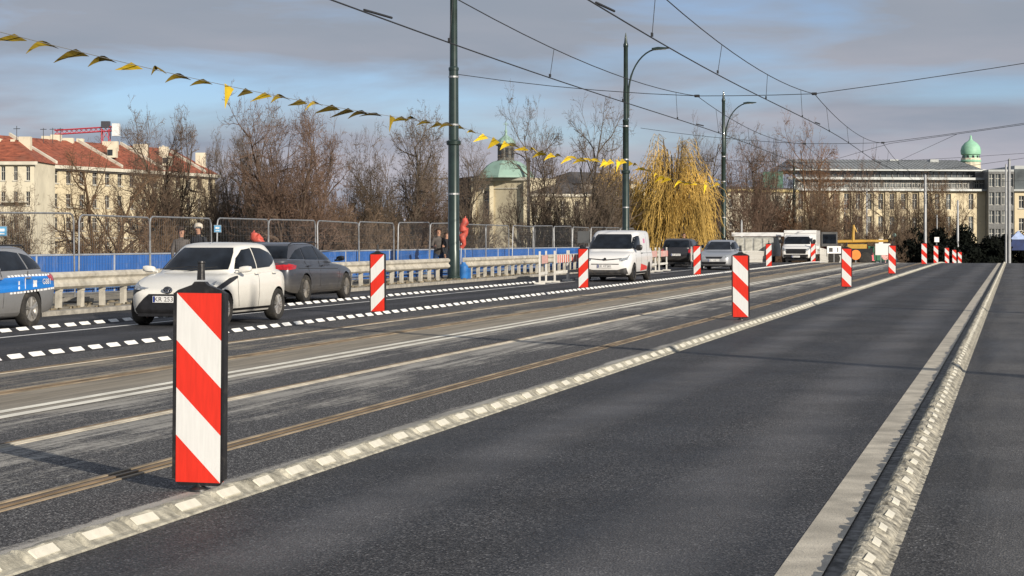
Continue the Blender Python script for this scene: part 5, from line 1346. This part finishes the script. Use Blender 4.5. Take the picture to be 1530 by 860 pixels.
# nave / convent wing beside it
a, b_ = XY(789, 258), XY(893, 262)
t = empty('convent_wing', (*a, LAND), 0, 'limestone wing with dark slate roof right of the green domed church', 'building')
z1 = W(800, 289, 258).z; P_, L, n_ = facade(t, a, b_, LAND, z1, 3, 5, M_stone, ww=.34, wh=.5)
c, d_ = back(a, b_, 12); shell(t, [b_, c, d_, a], LAND, z1-.01, M_stone, 'rear_walls'); bandline(t, P_, L, z1-.35, .35, .35, M_trimw); gable_roof(t, a, b_, 12, z1+.02, 1.7, M_slate, .3, hip=2)
b = MB(); b.box(Vector(P_(0, 0, .2))+Vector((0, 0, (z1-LAND)/2)), (.4, .5, z1-LAND-.4), TH); b.build('pilaster', M_slate, t)
bandline(t, P_, L, LAND+(z1-LAND)*.66, .2, .12, M_trimw, 'string_course')
a, b_ = XY(684, 268), XY(707, 266); t = empty('side_tower', (*a, LAND), 0, 'dark shaded stone annex left of the green domed church', 'building')
P_, L, n_ = facade(t, a, b_, LAND, W(690, 266, 268).z, 4, 2, wallmat('shade_dark_stone', (.13, .1, .085)), ww=.3); c, d_ = back(a, b_, 8); shell(t, [b_, c, d_, a], LAND, W(690, 266, 268).z-.01, MATS['shade_dark_stone'], 'rear_walls'); gable_roof(t, a, b_, 8, W(690, 266, 268).z, .5, M_slate, .2, 1)  # the annex's shade is put into its dark wall colour
# -- villa behind the willow
a, b_ = XY(894, 285), XY(1078, 300)
t = empty('villa', (*a, LAND), 0, 'cream villa with crenellated parapet behind the golden willow', 'building')
z1 = W(950, 283, 290).z; P_, L, n_ = facade(t, a, b_, LAND, z1, 4, 11, M_cream2, ww=.4, wh=.5)
c, d_ = back(a, b_, 12); shell(t, [b_, c, d_, a], LAND, z1-.01, M_cream2, 'rear_walls'); bandline(t, P_, L, z1-.3, .35, .4, M_trimw); bandline(t, P_, L, LAND+8, .25, .2, M_trimw, 'string_course')
b = MB()
for k in range(16): q = Vector(P_(L*(k+.5)/16, z1+.05, -.2)); b.box(q+Vector((0, 0, .35)), (.6, .3, .7), TH)
b.build('crenellation', M_trimw, t)['kind'] = 'stuff'
sl_ = shell(t, [a, b_, c, d_], z1-.02, z1, M_slate, 'roof')
a, b_ = XY(868, 300), XY(960, 310); t = empty('tall_house', (*a, LAND), 0, 'dark roofed house rising behind the convent wing', 'building')
z1 = W(900, 275, 305).z; P_, L, n_ = facade(t, a, b_, LAND, z1, 4, 5, wallmat('grey_stone_wall', (.22, .2, .18)), ww=.35); c, d_ = back(a, b_, 10); shell(t, [b_, c, d_, a], LAND, z1-.01, MATS['grey_stone_wall'], 'rear_walls'); gable_roof(t, a, b_, 10, z1, 2.0, M_slate, .3, 3)
# -- cream house in the middle right, with green glass attic
a, b_ = XY(1083, 245), XY(1187, 250)
t = empty('apartment_house', (*a, LAND), 0, 'cream apartment house with a green glazed attic behind the bare trees', 'building')
z1 = W(1100, 283, 247).z; P_, L, n_ = facade(t, a, b_, LAND, z1, 4, 6, M_cream2, ww=.36, wh=.5)
c, d_ = back(a, b_, 14); shell(t, [b_, c, d_, a], LAND, z1-.01, M_cream2, 'rear_walls'); bandline(t, P_, L, z1-.3, .35, .4, M_cream3); bandline(t, P_, L, LAND+7.5, .2, .15, M_trimw, 'string_course')
sl_ = shell(t, [a, b_, c, d_], z1-.02, z1+.3, M_slate, 'roof')
box_at(t, 1152, 257, 252, 2.6, 4, 2.4, mat('green_glass', (.1, .2, .15), .2, var=.4, scale=.6), 'glass_attic')
# -- long modern block on the right
a, b_ = XY(1188, 290), XY(1476, 294)
t = empty('office_block', (*a, LAND), 0, 'long cream office block with glazed upper floors and ribbed metal roof across the right', 'building')
z1 = W(1300, 284, 290).z; P_, L, n_ = facade(t, a, b_, LAND, z1, 4, 17, M_cream, ww=.44, wh=.7, wmat=M_ggl, sill=False, skip=lambda i, j: i > 12 and i % 2 == 0)
c, d_ = back(a, b_, 20); shell(t, [b_, c, d_, a], LAND, z1-.01, M_cream, 'rear_walls')
b = MB()
for k in range(13):
    q = Vector(P_(L*k/17, 0, .15)); b.box((q.x, q.y, (z1-LAND)/2), (.5, .3, z1-LAND), TH)
b.build('pilaster', M_cream, t)['kind'] = 'stuff'
bandline(t, P_, L, z1-.05, .3, .8, M_zinc)
dd = Vector((b_[0]-a[0], b_[1]-a[1])).normalized(); nn_ = Vector((-dd.y, dd.x)); nn_ = nn_ if nn_.dot(Vector(a)) > 0 else -nn_
def inset(k, m): return [(a[0]+nn_.x*k+dd.x*m, a[1]+nn_.y*k+dd.y*m), (b_[0]+nn_.x*k-dd.x*m, b_[1]+nn_.y*k-dd.y*m)]
za, zb, zc, zd = z1+.25, W(1300, 268, 292).z, W(1300, 255, 294).z, W(1300, 238, 300).z
i0 = inset(1.2, 0); P2, L2, _ = facade(t, i0[0], i0[1], za, zb, 1, 34, M_dkg, ww=.8, wh=.8, wmat=M_ggl, sill=False, name='attic_wall', depth=.12, maxw=60)
shell(t, [i0[0], i0[1], back(i0[0], i0[1], 16)[0], back(i0[0], i0[1], 16)[1]], za, zb, M_dkg, 'attic_core') if False else None
bandline(t, P2, L2, zb, .35, 1.0, M_zinc)
i1 = inset(2.6, 1); P3, L3, _ = facade(t, i1[0], i1[1], zb+.35, zc, 1, 30, M_dkg, ww=.86, wh=.8, wmat=M_ggl, sill=False, name='upper_wall', depth=.12, maxw=0)
b = MB(); b.add([P3(0, zb+.35, -.12), P3(L3, zb+.35, -.12), P3(L3, zc, -.12), P3(0, zc, -.12)], [(0, 1, 2, 3)]); b.build('glass_band', M_ggl, t, fix=False)
bandline(t, P3, L3, zc, .25, 1.3, M_zinc)
i2 = inset(1.2, .3); o_ = t.location; i3 = inset(9, 1.5); b = MB()
V3 = lambda p, z: Vector((p[0]-o_.x, p[1]-o_.y, z-o_.z))
A0, B0, B1, A1 = V3(i2[0], zc+.25), V3(i2[1], zc+.25), V3(i3[1], zd), V3(i3[0], zd); i4 = inset(19, .3); A2, B2 = V3(i4[0], zc), V3(i4[1], zc)
b.add([A0, B0, B1, A1, A2, B2], [(0, 1, 2, 3), (3, 2, 5, 4), (1, 5, 2), (0, 3, 4)]); b.build('metal_roof', M_zinc, t, fix=False)
b = MB()
for k in range(46):
    f = (k+.5)/46; p0, p1 = A0.lerp(B0, f), A1.lerp(B1, f); b.add([p0+Vector((0, 0, .02)), p1+Vector((0, 0, .02)), p1+Vector((0, 0, .06)), p0+Vector((0, 0, .06))], [(0, 1, 2, 3)]); b.add([p0+Vector((.14, 0, .02)), p1+Vector((.14, 0, .02)), p1+Vector((.14, 0, .06)), p0+Vector((.14, 0, .06))], [(0, 1, 2, 3)])
b.build('roof_seams', M_dkg, t, fix=False)
for x, y in ((1395, 238), (1335, 238), (1250, 239)): box_at(t, x, y, 301, 1.3, 1.2, .8, M_zinc, 'roof_vent')
# right end of the block, dark glazed bay and pale wing
a, b_ = XY(1477, 292), XY(1515, 292); t = empty('stair_tower', (*a, LAND), 0, 'dark glazed stair tower at the right end of the office block', 'building')
z1 = W(1490, 256, 292).z; P_, L, n_ = facade(t, a, b_, LAND, z1, 6, 4, M_dkg, ww=.8, wh=.7, wmat=M_ggl, sill=False); c, d_ = back(a, b_, 14); shell(t, [b_, c, d_, a], LAND, z1-.01, M_dkg, 'rear_walls'); shell(t, [a, b_, c, d_], z1-.02, z1+.3, M_zinc, 'roof')
a, b_ = XY(1516, 293), XY(1640, 293); t = empty('office_wing', (*a, LAND), 0, 'cream wing with glazed top floor at the right edge', 'building')
z1 = W(1520, 284, 287).z; P_, L, n_ = facade(t, a, b_, LAND, z1, 4, 6, M_cream, ww=.4); c, d_ = back(a, b_, 16); shell(t, [b_, c, d_, a], LAND, z1-.01, M_cream, 'rear_walls'); bandline(t, P_, L, z1, .3, .6, M_zinc)
zt2 = W(1520, 250, 287).z; shell(t, [a, b_, c, d_], z1, zt2, M_ggl, 'glass_floor'); shell(t, [a, b_, c, d_], zt2, zt2+.5, M_zinc, 'roof')
for x, y in ((1500, 238), (1476, 240), (1515, 241)):
    p = W(x, y, 320); 
# -- green dome beyond
p = W(1450.5, 238, 420); t = empty('domed_tower', (p.x, p.y, LAND), 0, 'bright green copper dome with a finial above the office block roof', 'tower'); zb_ = p.z-LAND; k = 420/2900
b = MB(); b.lathe([(2.1, 0), (2.1, zb_+.3)], 12); b.build('drum', M_cream2, t)
b = MB(); b.lathe([(2.15, zb_-.6), (2.25, zb_-.3), (1.8, zb_+.3), (1.75, zb_+.9), (2.1, zb_+1.1), (2.2, zb_+1.9), (1.95, zb_+2.8), (1.3, zb_+3.6), (.5, zb_+4.1), (.25, zb_+4.5), (.22, zb_+5.0), (.05, zb_+5.3)], 14)
b.build('dome', mat('bright_green_copper', (.27, .52, .37), .55, var=.12, scale=.8), t, smooth=True)
b = MB()
for q in range(10): a_ = math.pi*2*q/10; b.box((1.8*math.cos(a_), 1.8*math.sin(a_), zb_+.55), (.06, .45, .55), a_)
b.build('dome_opening', M_win, t)

# ================================================================ trees
def bark(name, col): return mat(name, col, .9, var=.25, scale=1.5, objcol=True)
M_bark = bark('bark', (.11, .09, .07)); M_twig = bark('twigs', (.15, .115, .09))
def grow2(seed, H, Wd, trunk=.3, limbs=7, r0=.3, nl=(9, 6, 5, 4), spread=.62, up=.2, tr=.0155, low=0.0, lean=0, droop=0):
    """a short trunk that breaks into ascending limbs filling a rounded crown"""
    r = random.Random(seed); tb, tw = MB(), MB(); tv, tf = tw.v, tw.f
    def twig(p, q, ra, rb):
        d = q-p; a = Vector((-d.y, d.x, .001)); a = a.normalized() if a.length > 1e-5 else Vector((1, 0, 0)); b = d.cross(a).normalized(); n = len(tv)
        for c, rr in ((p, ra), (q, rb)):
            for (u, w) in ((1, 0), (-.5, .87), (-.5, -.87)): tv.append(tuple(c+a*(u*rr)+b*(w*rr)))
        tf.extend(((n, n+1, n+4, n+3), (n+1, n+2, n+5, n+4), (n+2, n, n+3, n+5))); tw.m.extend((0, 0, 0))
    def branch(p, d, L, rad, lev):
        segs = (6, 4, 3, 2, 2)[min(lev, 4)]; pts = [p]; rs = [rad]; dd = d.normalized()
        for i in range(segs):
            k = .16 if lev == 0 else .2
            dd = (dd+Vector((r.gauss(0, k), r.gauss(0, k), r.gauss(0, k)))+Vector((0, 0, up*.35-droop*lev*.1))).normalized()
            p = p+dd*L/segs; pts.append(p); rs.append(max(tr*.5, rad*(1-.72*(i+1)/segs)))
        if lev <= 1: tb.tube(pts, rs, 6 if lev == 0 else 4, cap=False)
        else:
            for i in range(segs): twig(pts[i], pts[i+1], rs[i], rs[i+1])
        if lev >= len(nl): return
        for j in range(nl[lev]):
            f = .15+.85*(j+r.uniform(.1, .95))/nl[lev]; g_ = f*segs; i = min(segs-1, int(g_)); q = pts[i].lerp(pts[i+1], g_-i); dl = (pts[i+1]-pts[i]).normalized()
            az = r.uniform(0, 6.283); side = Vector((math.cos(az), math.sin(az), r.uniform(-.3, .6))); side -= dl*side.dot(dl)
            side = side.normalized() if side.length > .1 else Vector((1, 0, 0))
            ll = L*(.5 if lev == 0 else .56)*(1.25-.65*f)*r.uniform(.7, 1.25)
            branch(q, dl*(1-spread*.55)+side*spread, ll, max(tr*.8, rs[i]*.55), lev+1)
    top = Vector((lean, 0, H*trunk)); tb.tube([(0, 0, 0), (lean*.4, .05, H*trunk*.5), top], [r0*1.25, r0, r0*.85], 8, cap=False)
    for k in range(limbs):
        t = R(r.uniform(4, 22)) if k < 2 else R(r.uniform(24, 58)+low*18); az = k*2.4+r.uniform(-.3, .3)
        ex = math.cos(t)*(1-trunk)*H; L = 1/math.sqrt((math.cos(t)/((1-trunk)*H))**2+(math.sin(t)/(Wd*.5))**2)
        s0 = Vector((0, 0, 0)).lerp(top, 1-(r.uniform(0, .45) if k > 2 else 0))
        branch(s0, Vector((math.sin(t)*math.cos(az), math.sin(t)*math.sin(az), math.cos(t))), L*.95, r0*r.uniform(.5, .75), 0)
    return tb, tw
def tree_proto(name, tb, tw, m1=M_bark, m2=M_twig):
    o = empty(name, (0, 0, 0)); tb.build('trunk', m1, o, fix=False); tw.build('crown', m2, o, fix=False)
    zs = sorted(v[2] for v in tw.v); xs = sorted(v[0] for v in tw.v); n = len(xs); return o, zs[int(n*.998)], xs[int(n*.99)]-xs[int(n*.01)]
PROT = {
 'wide': tree_proto('bare_tree', *grow2(11, 12, 15, trunk=.2, limbs=9, r0=.34, nl=(8, 6, 5, 4), spread=.72, up=.03, low=1.1, tr=.013)),
 'round': tree_proto('bare_tree', *grow2(23, 13, 11, trunk=.26, limbs=11, r0=.3, nl=(10, 7, 5, 4), up=.04, spread=.72, tr=.014)),
 'vase': tree_proto('bare_tree', *grow2(31, 14, 9, trunk=.28, limbs=10, r0=.32, nl=(10, 7, 5, 4), spread=.66, up=.12, tr=.015)),
 'fork': tree_proto('bare_tree', *grow2(47, 14, 10, trunk=.18, limbs=11, r0=.42, nl=(10, 7, 5, 4), spread=.66, up=.1, lean=.4, tr=.015)),
 'thick': tree_proto('bare_tree', *grow2(53, 11, 12, trunk=.12, limbs=12, r0=.2, nl=(9, 6, 5, 4), spread=.78, up=.0, tr=.015)),
 'shrub': tree_proto('bare_shrub', *grow2(67, 5, 6, trunk=.05, limbs=16, r0=.07, nl=(7, 6, 4, 3), spread=.75, up=.08, tr=.014)),
}
used = set(); rt = random.Random(77)
def tree(kind, x, ytop, Z, wpx, label, col=(1, 1, 1), group='bare trees across the river', cat='tree', rot=None, zb=LAND):
    pr, zm, wd_ = PROT[kind]
    o = pr if kind not in used else copy_tree(pr); used.add(kind)
    p = W(x, ytop, Z); h_ = p.z-zb; w_ = wpx*Z/F
    sz = h_/zm; sx = w_/wd_
    o.location = (p.x, p.y, zb); o.scale = (sx, sx, sz); o.rotation_euler = (0, 0, rt.uniform(0, 6.28) if rot is None else rot)
    for ch in o.children: ch.color = (*col, 1)
    tag(o, label, cat, group)
    return o
BR = (1.0, .9, .76); RD = (.9, .74, .66); GY = (.85, .84, .8); DK = (.52, .48, .4); OR = (1.5, 1.0, .5)
T = [('wide', 148, 212, 112, 225, 'wide spreading bare tree with low limbs in front of the cream tenement', (.85, .66, .46)),
 ('round', 247, 158, 135, 140, 'tall round crowned bare tree rising above the red roofs', (.8, .72, .64)),
 ('vase', 318, 225, 140, 60, 'small tangled bare tree right of the round crowned one', BR),
 ('round', 340, 196, 125, 100, 'slender grey bare tree behind the roof of the white hatchback', GY),
 ('vase', 374, 160, 128, 95, 'thin pale bare tree left of the reddish one', GY),
 ('round', 434, 143, 118, 165, 'tall reddish brown bare tree above the dark grey estate car', RD),
 ('vase', 484, 165, 122, 110, 'reddish bare tree with ascending twigs right of the tallest reddish one', RD),
 ('thick', 548, 216, 128, 105, 'low dense dark bare tree above the marker panel on the lane', DK),
 ('round', 610, 162, 138, 150, 'broad grey bare tree left of the tallest pole', GY),
 ('thick', 650, 285, 132, 90, 'bushy russet bare tree close to the tallest pole', RD),
 ('vase', 706, 203, 150, 90, 'thin bare tree between the tallest pole and the church', GY),
 ('vase', 800, 148, 122, 100, 'tall bare tree leaning left in front of the convent wing', GY),
 ('fork', 872, 148, 120, 135, 'tall forked bare tree left of the lamp post behind the van', GY),
 ('thick', 828, 346, 128, 80, 'low bare bush at the foot of the forked tree', BR),
 ('vase', 1050, 170, 165, 84, 'grey bare tree behind the golden willow', GY),
 ('thick', 1118, 200, 150, 110, 'reddish bare tree right of the lamp post behind the silver car', RD),
 ('round', 1152, 200, 158, 100, 'grey bare tree left of the slim dark pole', GY),
 ('vase', 1212, 181, 155, 100, 'tall orange brown bare tree right of the slim dark pole', (1.25, .88, .6)),
 ('thick', 1222, 262, 150, 86, 'dense low bare tree above the white box van', BR),
 ('vase', 1283, 232, 165, 58, 'small reddish bare tree in front of the ribbed metal roof', RD),
 ('fork', 1262, 300, 150, 60, 'small forked bare tree above the yellow machine', DK),
 ('vase', 1330, 262, 180, 70, 'faint bare tree in front of the office block pilasters', BR),
 ('round', 1410, 258, 190, 80, 'pale bare tree above the shade-coloured shrubs near the crest', (.9, .75, .55)),
 ('vase', 1372, 275, 190, 70, 'thin bare tree behind the tall pale pole', BR),
 ('thick', 20, 268, 150, 90, 'small bare tree at the left edge in front of the corner house', BR)]
for a_ in T: tree(*a_)
# undergrowth on the far bank, each shrub a thing
sh = [(232, 300, 122, 60), (285, 290, 126, 70), (338, 276, 130, 80), (392, 270, 128, 80), (440, 285, 122, 80), (492, 262, 130, 80), (540, 285, 120, 80), (590, 290, 126, 80), (640, 310, 120, 70), (683, 300, 132, 50), (727, 345, 140, 50), (775, 352, 136, 50), (905, 345, 140, 50), (950, 335, 130, 60), (1105, 330, 155, 60), (1150, 300, 160, 70), (1190, 312, 158, 60), (1240, 332, 160, 60), (1285, 332, 158, 60), (1322, 325, 165, 60), (1355, 315, 170, 60), (100, 330, 130, 80), (165, 338, 128, 80)]
names_ = ['left of', 'right of']
near_ = ['the mesh fence third panel', 'the person in brown', 'the white hatchback roof', 'the red cloth bundle over the hatchback', 'the estate car rear window', 'the estate car bonnet', 'the lane marker panel', 'the gap between marker panel and pole', 'the tallest pole, on its left', 'the church annex', 'the church choir', 'the convent wing', 'the white van roof', 'the golden willow trunk', 'the short dark post by the silver car', 'the white trailer', 'the box van cargo box', 'the yellow boom', 'the orange round sign', 'the wide white board', 'the marker panel by the dark car', 'the left edge fence panels', 'the trunk of the wide spreading tree']
for (x, y, Z, w_), nm in zip(sh, near_):
    c_ = rt.choice((BR, GY, DK, (.9, .78, .55)))
    tree('shrub', x, y+14, Z, w_*1.25, f'tangled leafless shrub behind {nm}', c_, 'leafless shrubs on the far bank', 'shrub')
# willows: hanging golden strands
M_wil = mat('willow_strand', (.5, .33, .085), .9, var=.45, scale=.55, objcol=True)
def willow(seed, H, Wd, n1, strands, lab, p, group='golden willows'):
    r = random.Random(seed); t = empty('willow_tree', p, 0, lab, 'tree', group); tb, tw = MB(), MB()
    tb.tube([(0, 0, 0), (.2, 0, H*.25), (0, .1, H*.42)], [.5, .42, .34], 8)
    for k in range(n1):
        az = k*2.4; el_ = r.uniform(.25, 1.35); L_ = 1.0
        tip = Vector((math.cos(az)*Wd/2*math.cos(el_)*r.uniform(.55, .95), math.sin(az)*Wd/2*math.cos(el_)*.9, H*(.5+.44*math.sin(el_)*r.uniform(.8, 1))))
        s0 = Vector((0, .1, H*r.uniform(.3, .42))); mid = s0.lerp(tip, .5)+Vector((0, 0, H*.07)); pts = [s0, mid, tip]
        tb.tube(pts, [.16, .1, .04], 5, cap=False)
        lf = r.choice((.3, .55, .8, 1.1))
        for j in range(strands):
            f = r.uniform(.3, 1); q = (s0.lerp(mid, f*2) if f < .5 else mid.lerp(tip, f*2-1))+Vector((r.gauss(0, .2), r.gauss(0, .2), r.gauss(0, .2)))
            out = Vector((q.x, q.y, 0)); out = out.normalized() if out.length > .1 else Vector((1, 0, 0)); ln_ = r.uniform(.1, .6)*H*(.45+.5*f)*lf
            pk = q+out*r.uniform(.2, .8)+Vector((0, 0, r.uniform(.1, .6))); pts = [q, pk]; w = Vector((r.gauss(0, .12), r.gauss(0, .12), 0))
            m = 6
            for i in range(1, m+1):
                z = pk.z-ln_*i/m
                if z < .6: break
                pts.append(Vector((pk.x+out.x*.12*i+w.x*i*.6+r.gauss(0, .05), pk.y+out.y*.12*i+w.y*i*.6+r.gauss(0, .05), z)))
            tw.tube(pts, [.013]*(len(pts)-1)+[.007], 3, cap=False)
            if j % 2 == 0:   # small narrow leaves still on the strand
                for c_ in pts[1:]:
                    dq = Vector((r.gauss(0, .05), r.gauss(0, .05), -.14)); sd = Vector((r.gauss(0, 1), r.gauss(0, 1), 0)).normalized()*.018
                    tw.add([c_-sd, c_+sd, c_+sd+dq, c_-sd+dq], [(0, 1, 2, 3)])
    tb.build('trunk', M_bark, t, fix=False); c_ = tw.build('crown', M_wil, t, fix=False); return t
def wl(x, y, Z): p = W(x, y, Z); return Vector((p.x, p.y, LAND)), p.z-LAND
p, H_ = wl(1006, 184, 128); willow(3, H_, 128*128/F*1.08, 38, 44, 'large golden weeping willow between the two dark lamp posts', p)
p, H_ = wl(928, 222, 134); willow(9, H_, 90*134/F, 26, 56, 'smaller olive gold willow behind the lamp post by the van', p)
o = C.objects
for ob in C.objects:
    if ob.name.startswith('crown') and ob.parent and ob.parent.name.startswith('willow'): ob.color = (1, 1, 1, 1)
# leafy masses standing in for a shaded underpass; shade put into leaf colour
M_leafshade = mat('shade_dark_leaf', (.007, .009, .007), 1, spec=.1, var=.5, scale=1.5); 
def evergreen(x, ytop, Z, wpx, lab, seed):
    p, H_ = wl(x, ytop, Z); r = random.Random(seed); t = empty('shade_shrub', p, 0, lab, 'shrub', 'shade-coloured stand-in shrubs beyond the crest'); w_ = wpx*Z/F/2
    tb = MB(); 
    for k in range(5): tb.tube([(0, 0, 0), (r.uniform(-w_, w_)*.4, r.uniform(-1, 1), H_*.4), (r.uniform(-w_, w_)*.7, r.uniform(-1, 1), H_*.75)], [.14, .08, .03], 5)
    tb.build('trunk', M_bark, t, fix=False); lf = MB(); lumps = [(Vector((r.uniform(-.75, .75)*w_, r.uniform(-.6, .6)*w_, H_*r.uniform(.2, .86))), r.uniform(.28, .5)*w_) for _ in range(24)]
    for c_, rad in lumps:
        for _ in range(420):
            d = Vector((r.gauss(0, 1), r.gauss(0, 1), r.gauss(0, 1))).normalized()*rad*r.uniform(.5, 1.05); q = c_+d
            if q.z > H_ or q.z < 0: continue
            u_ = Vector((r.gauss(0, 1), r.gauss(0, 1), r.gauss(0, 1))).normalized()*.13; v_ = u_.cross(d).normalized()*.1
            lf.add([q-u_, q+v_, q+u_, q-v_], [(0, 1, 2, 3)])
    lf.build('crown', M_leafshade, t, fix=False)
for i, (x, y, Z, w_, lab) in enumerate(((1345, 345, 176, 60, 'shade-coloured shrub left of the tall pale pole'), (1385, 330, 172, 60, 'shade-coloured shrub right behind the tall pale pole'), (1425, 326, 178, 66, 'shade-coloured shrub behind the shorter pale pole'), (1458, 330, 174, 62, 'largest shade-coloured shrub between the pale poles'), (1487, 340, 182, 50, 'shade-coloured shrub left of the pale twin poles'), (1524, 338, 200, 60, 'shade-coloured shrub behind the blue tent at the right edge'), (1440, 352, 168, 70, 'low shade-coloured shrub at the end of the road'), (1310, 352, 178, 50, 'low shade-coloured shrub above the green container'), (1475, 360, 172, 50, 'low shade-coloured shrub beside the blue car'), (1405, 345, 165, 60, 'shade-coloured shrub between the small white sign and the shorter pale pole'), (1365, 352, 168, 50, 'low shade-coloured shrub left of the crest marker panels'))):
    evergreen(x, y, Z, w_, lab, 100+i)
# stadium-like white low building glimpsed under the trees behind the estate car
a, b_ = XY(400, 190), XY(560, 195); t = empty('pavilion', (*a, LAND), 0, 'low white pavilion glimpsed under the trees above the dark estate car', 'building')
zt_ = W(450, 362, 190).z; P_, L, n_ = facade(t, a, b_, LAND, zt_, 1, 12, M_trimw, ww=.5, wh=.5); c, d_ = back(a, b_, 8); shell(t, [b_, c, d_, a], LAND, zt_, M_trimw, 'rear_walls'); shell(t, [a, b_, c, d_], zt_, zt_+.4, M_trimw, 'roof')
# site cabins between silver car and trailer
for (x, Z, w_, h_, m, lab) in ((1128, 150, 2.2, 1.9, M_cream2, 'pale site box between the silver car and the white trailer'),):
    p = W(x, 380, Z); t = empty('site_box', (p.x, p.y, deck_z(p.y)), TH, lab, 'cabin'); b = MB(); b.b2((-w_/2, -.8, .3), (w_/2, .8, h_)); b.build('body', m, t); b = MB(); b.b2((-.6, -.83, .8), (.2, -.802, 1.6)); b.build('door', M_dkg, t); b = MB(); b.b2((-w_/2-.1, -.9, h_), (w_/2+.1, .9, h_+.1)); b.build('roof', M_zinc, t); b = MB(); b.b2((-w_/2, -.5, 0), (w_/2, .5, .3)); b.build('base', M_dkg, t)

# a far wood that closes the horizon behind everything
rw = random.Random(5); b = MB()
for i in range(9000):
    an = R(rw.uniform(-75, 55)); d_ = rw.uniform(470, 640); x, y = -math.sin(-an)*d_, math.cos(an)*d_
    top = 6.5+3.0*noise.noise(Vector((an*9, 0, 2)))+2*noise.noise(Vector((an*40, 1, 2))); z = LAND+(top-LAND)*rw.random()**.7; s_ = rw.uniform(.7, 1.9)
    u_ = Vector((math.cos(an)*s_, math.sin(an)*s_, rw.uniform(-.6, .6))); v_ = Vector((rw.uniform(-.3, .3), rw.uniform(-.5, .5), s_*rw.uniform(.8, 1.6)))
    c_ = Vector((x, y, z)); b.add([c_-u_, c_-v_, c_+u_, c_+v_], [(0, 1, 2, 3)])
tag(b.build('far_woods', mat('winter_wood', (.085, .075, .06), .95, var=.4, scale=.03), fix=False), 'low brown winter woodland along the horizon', 'woodland', kind='stuff')
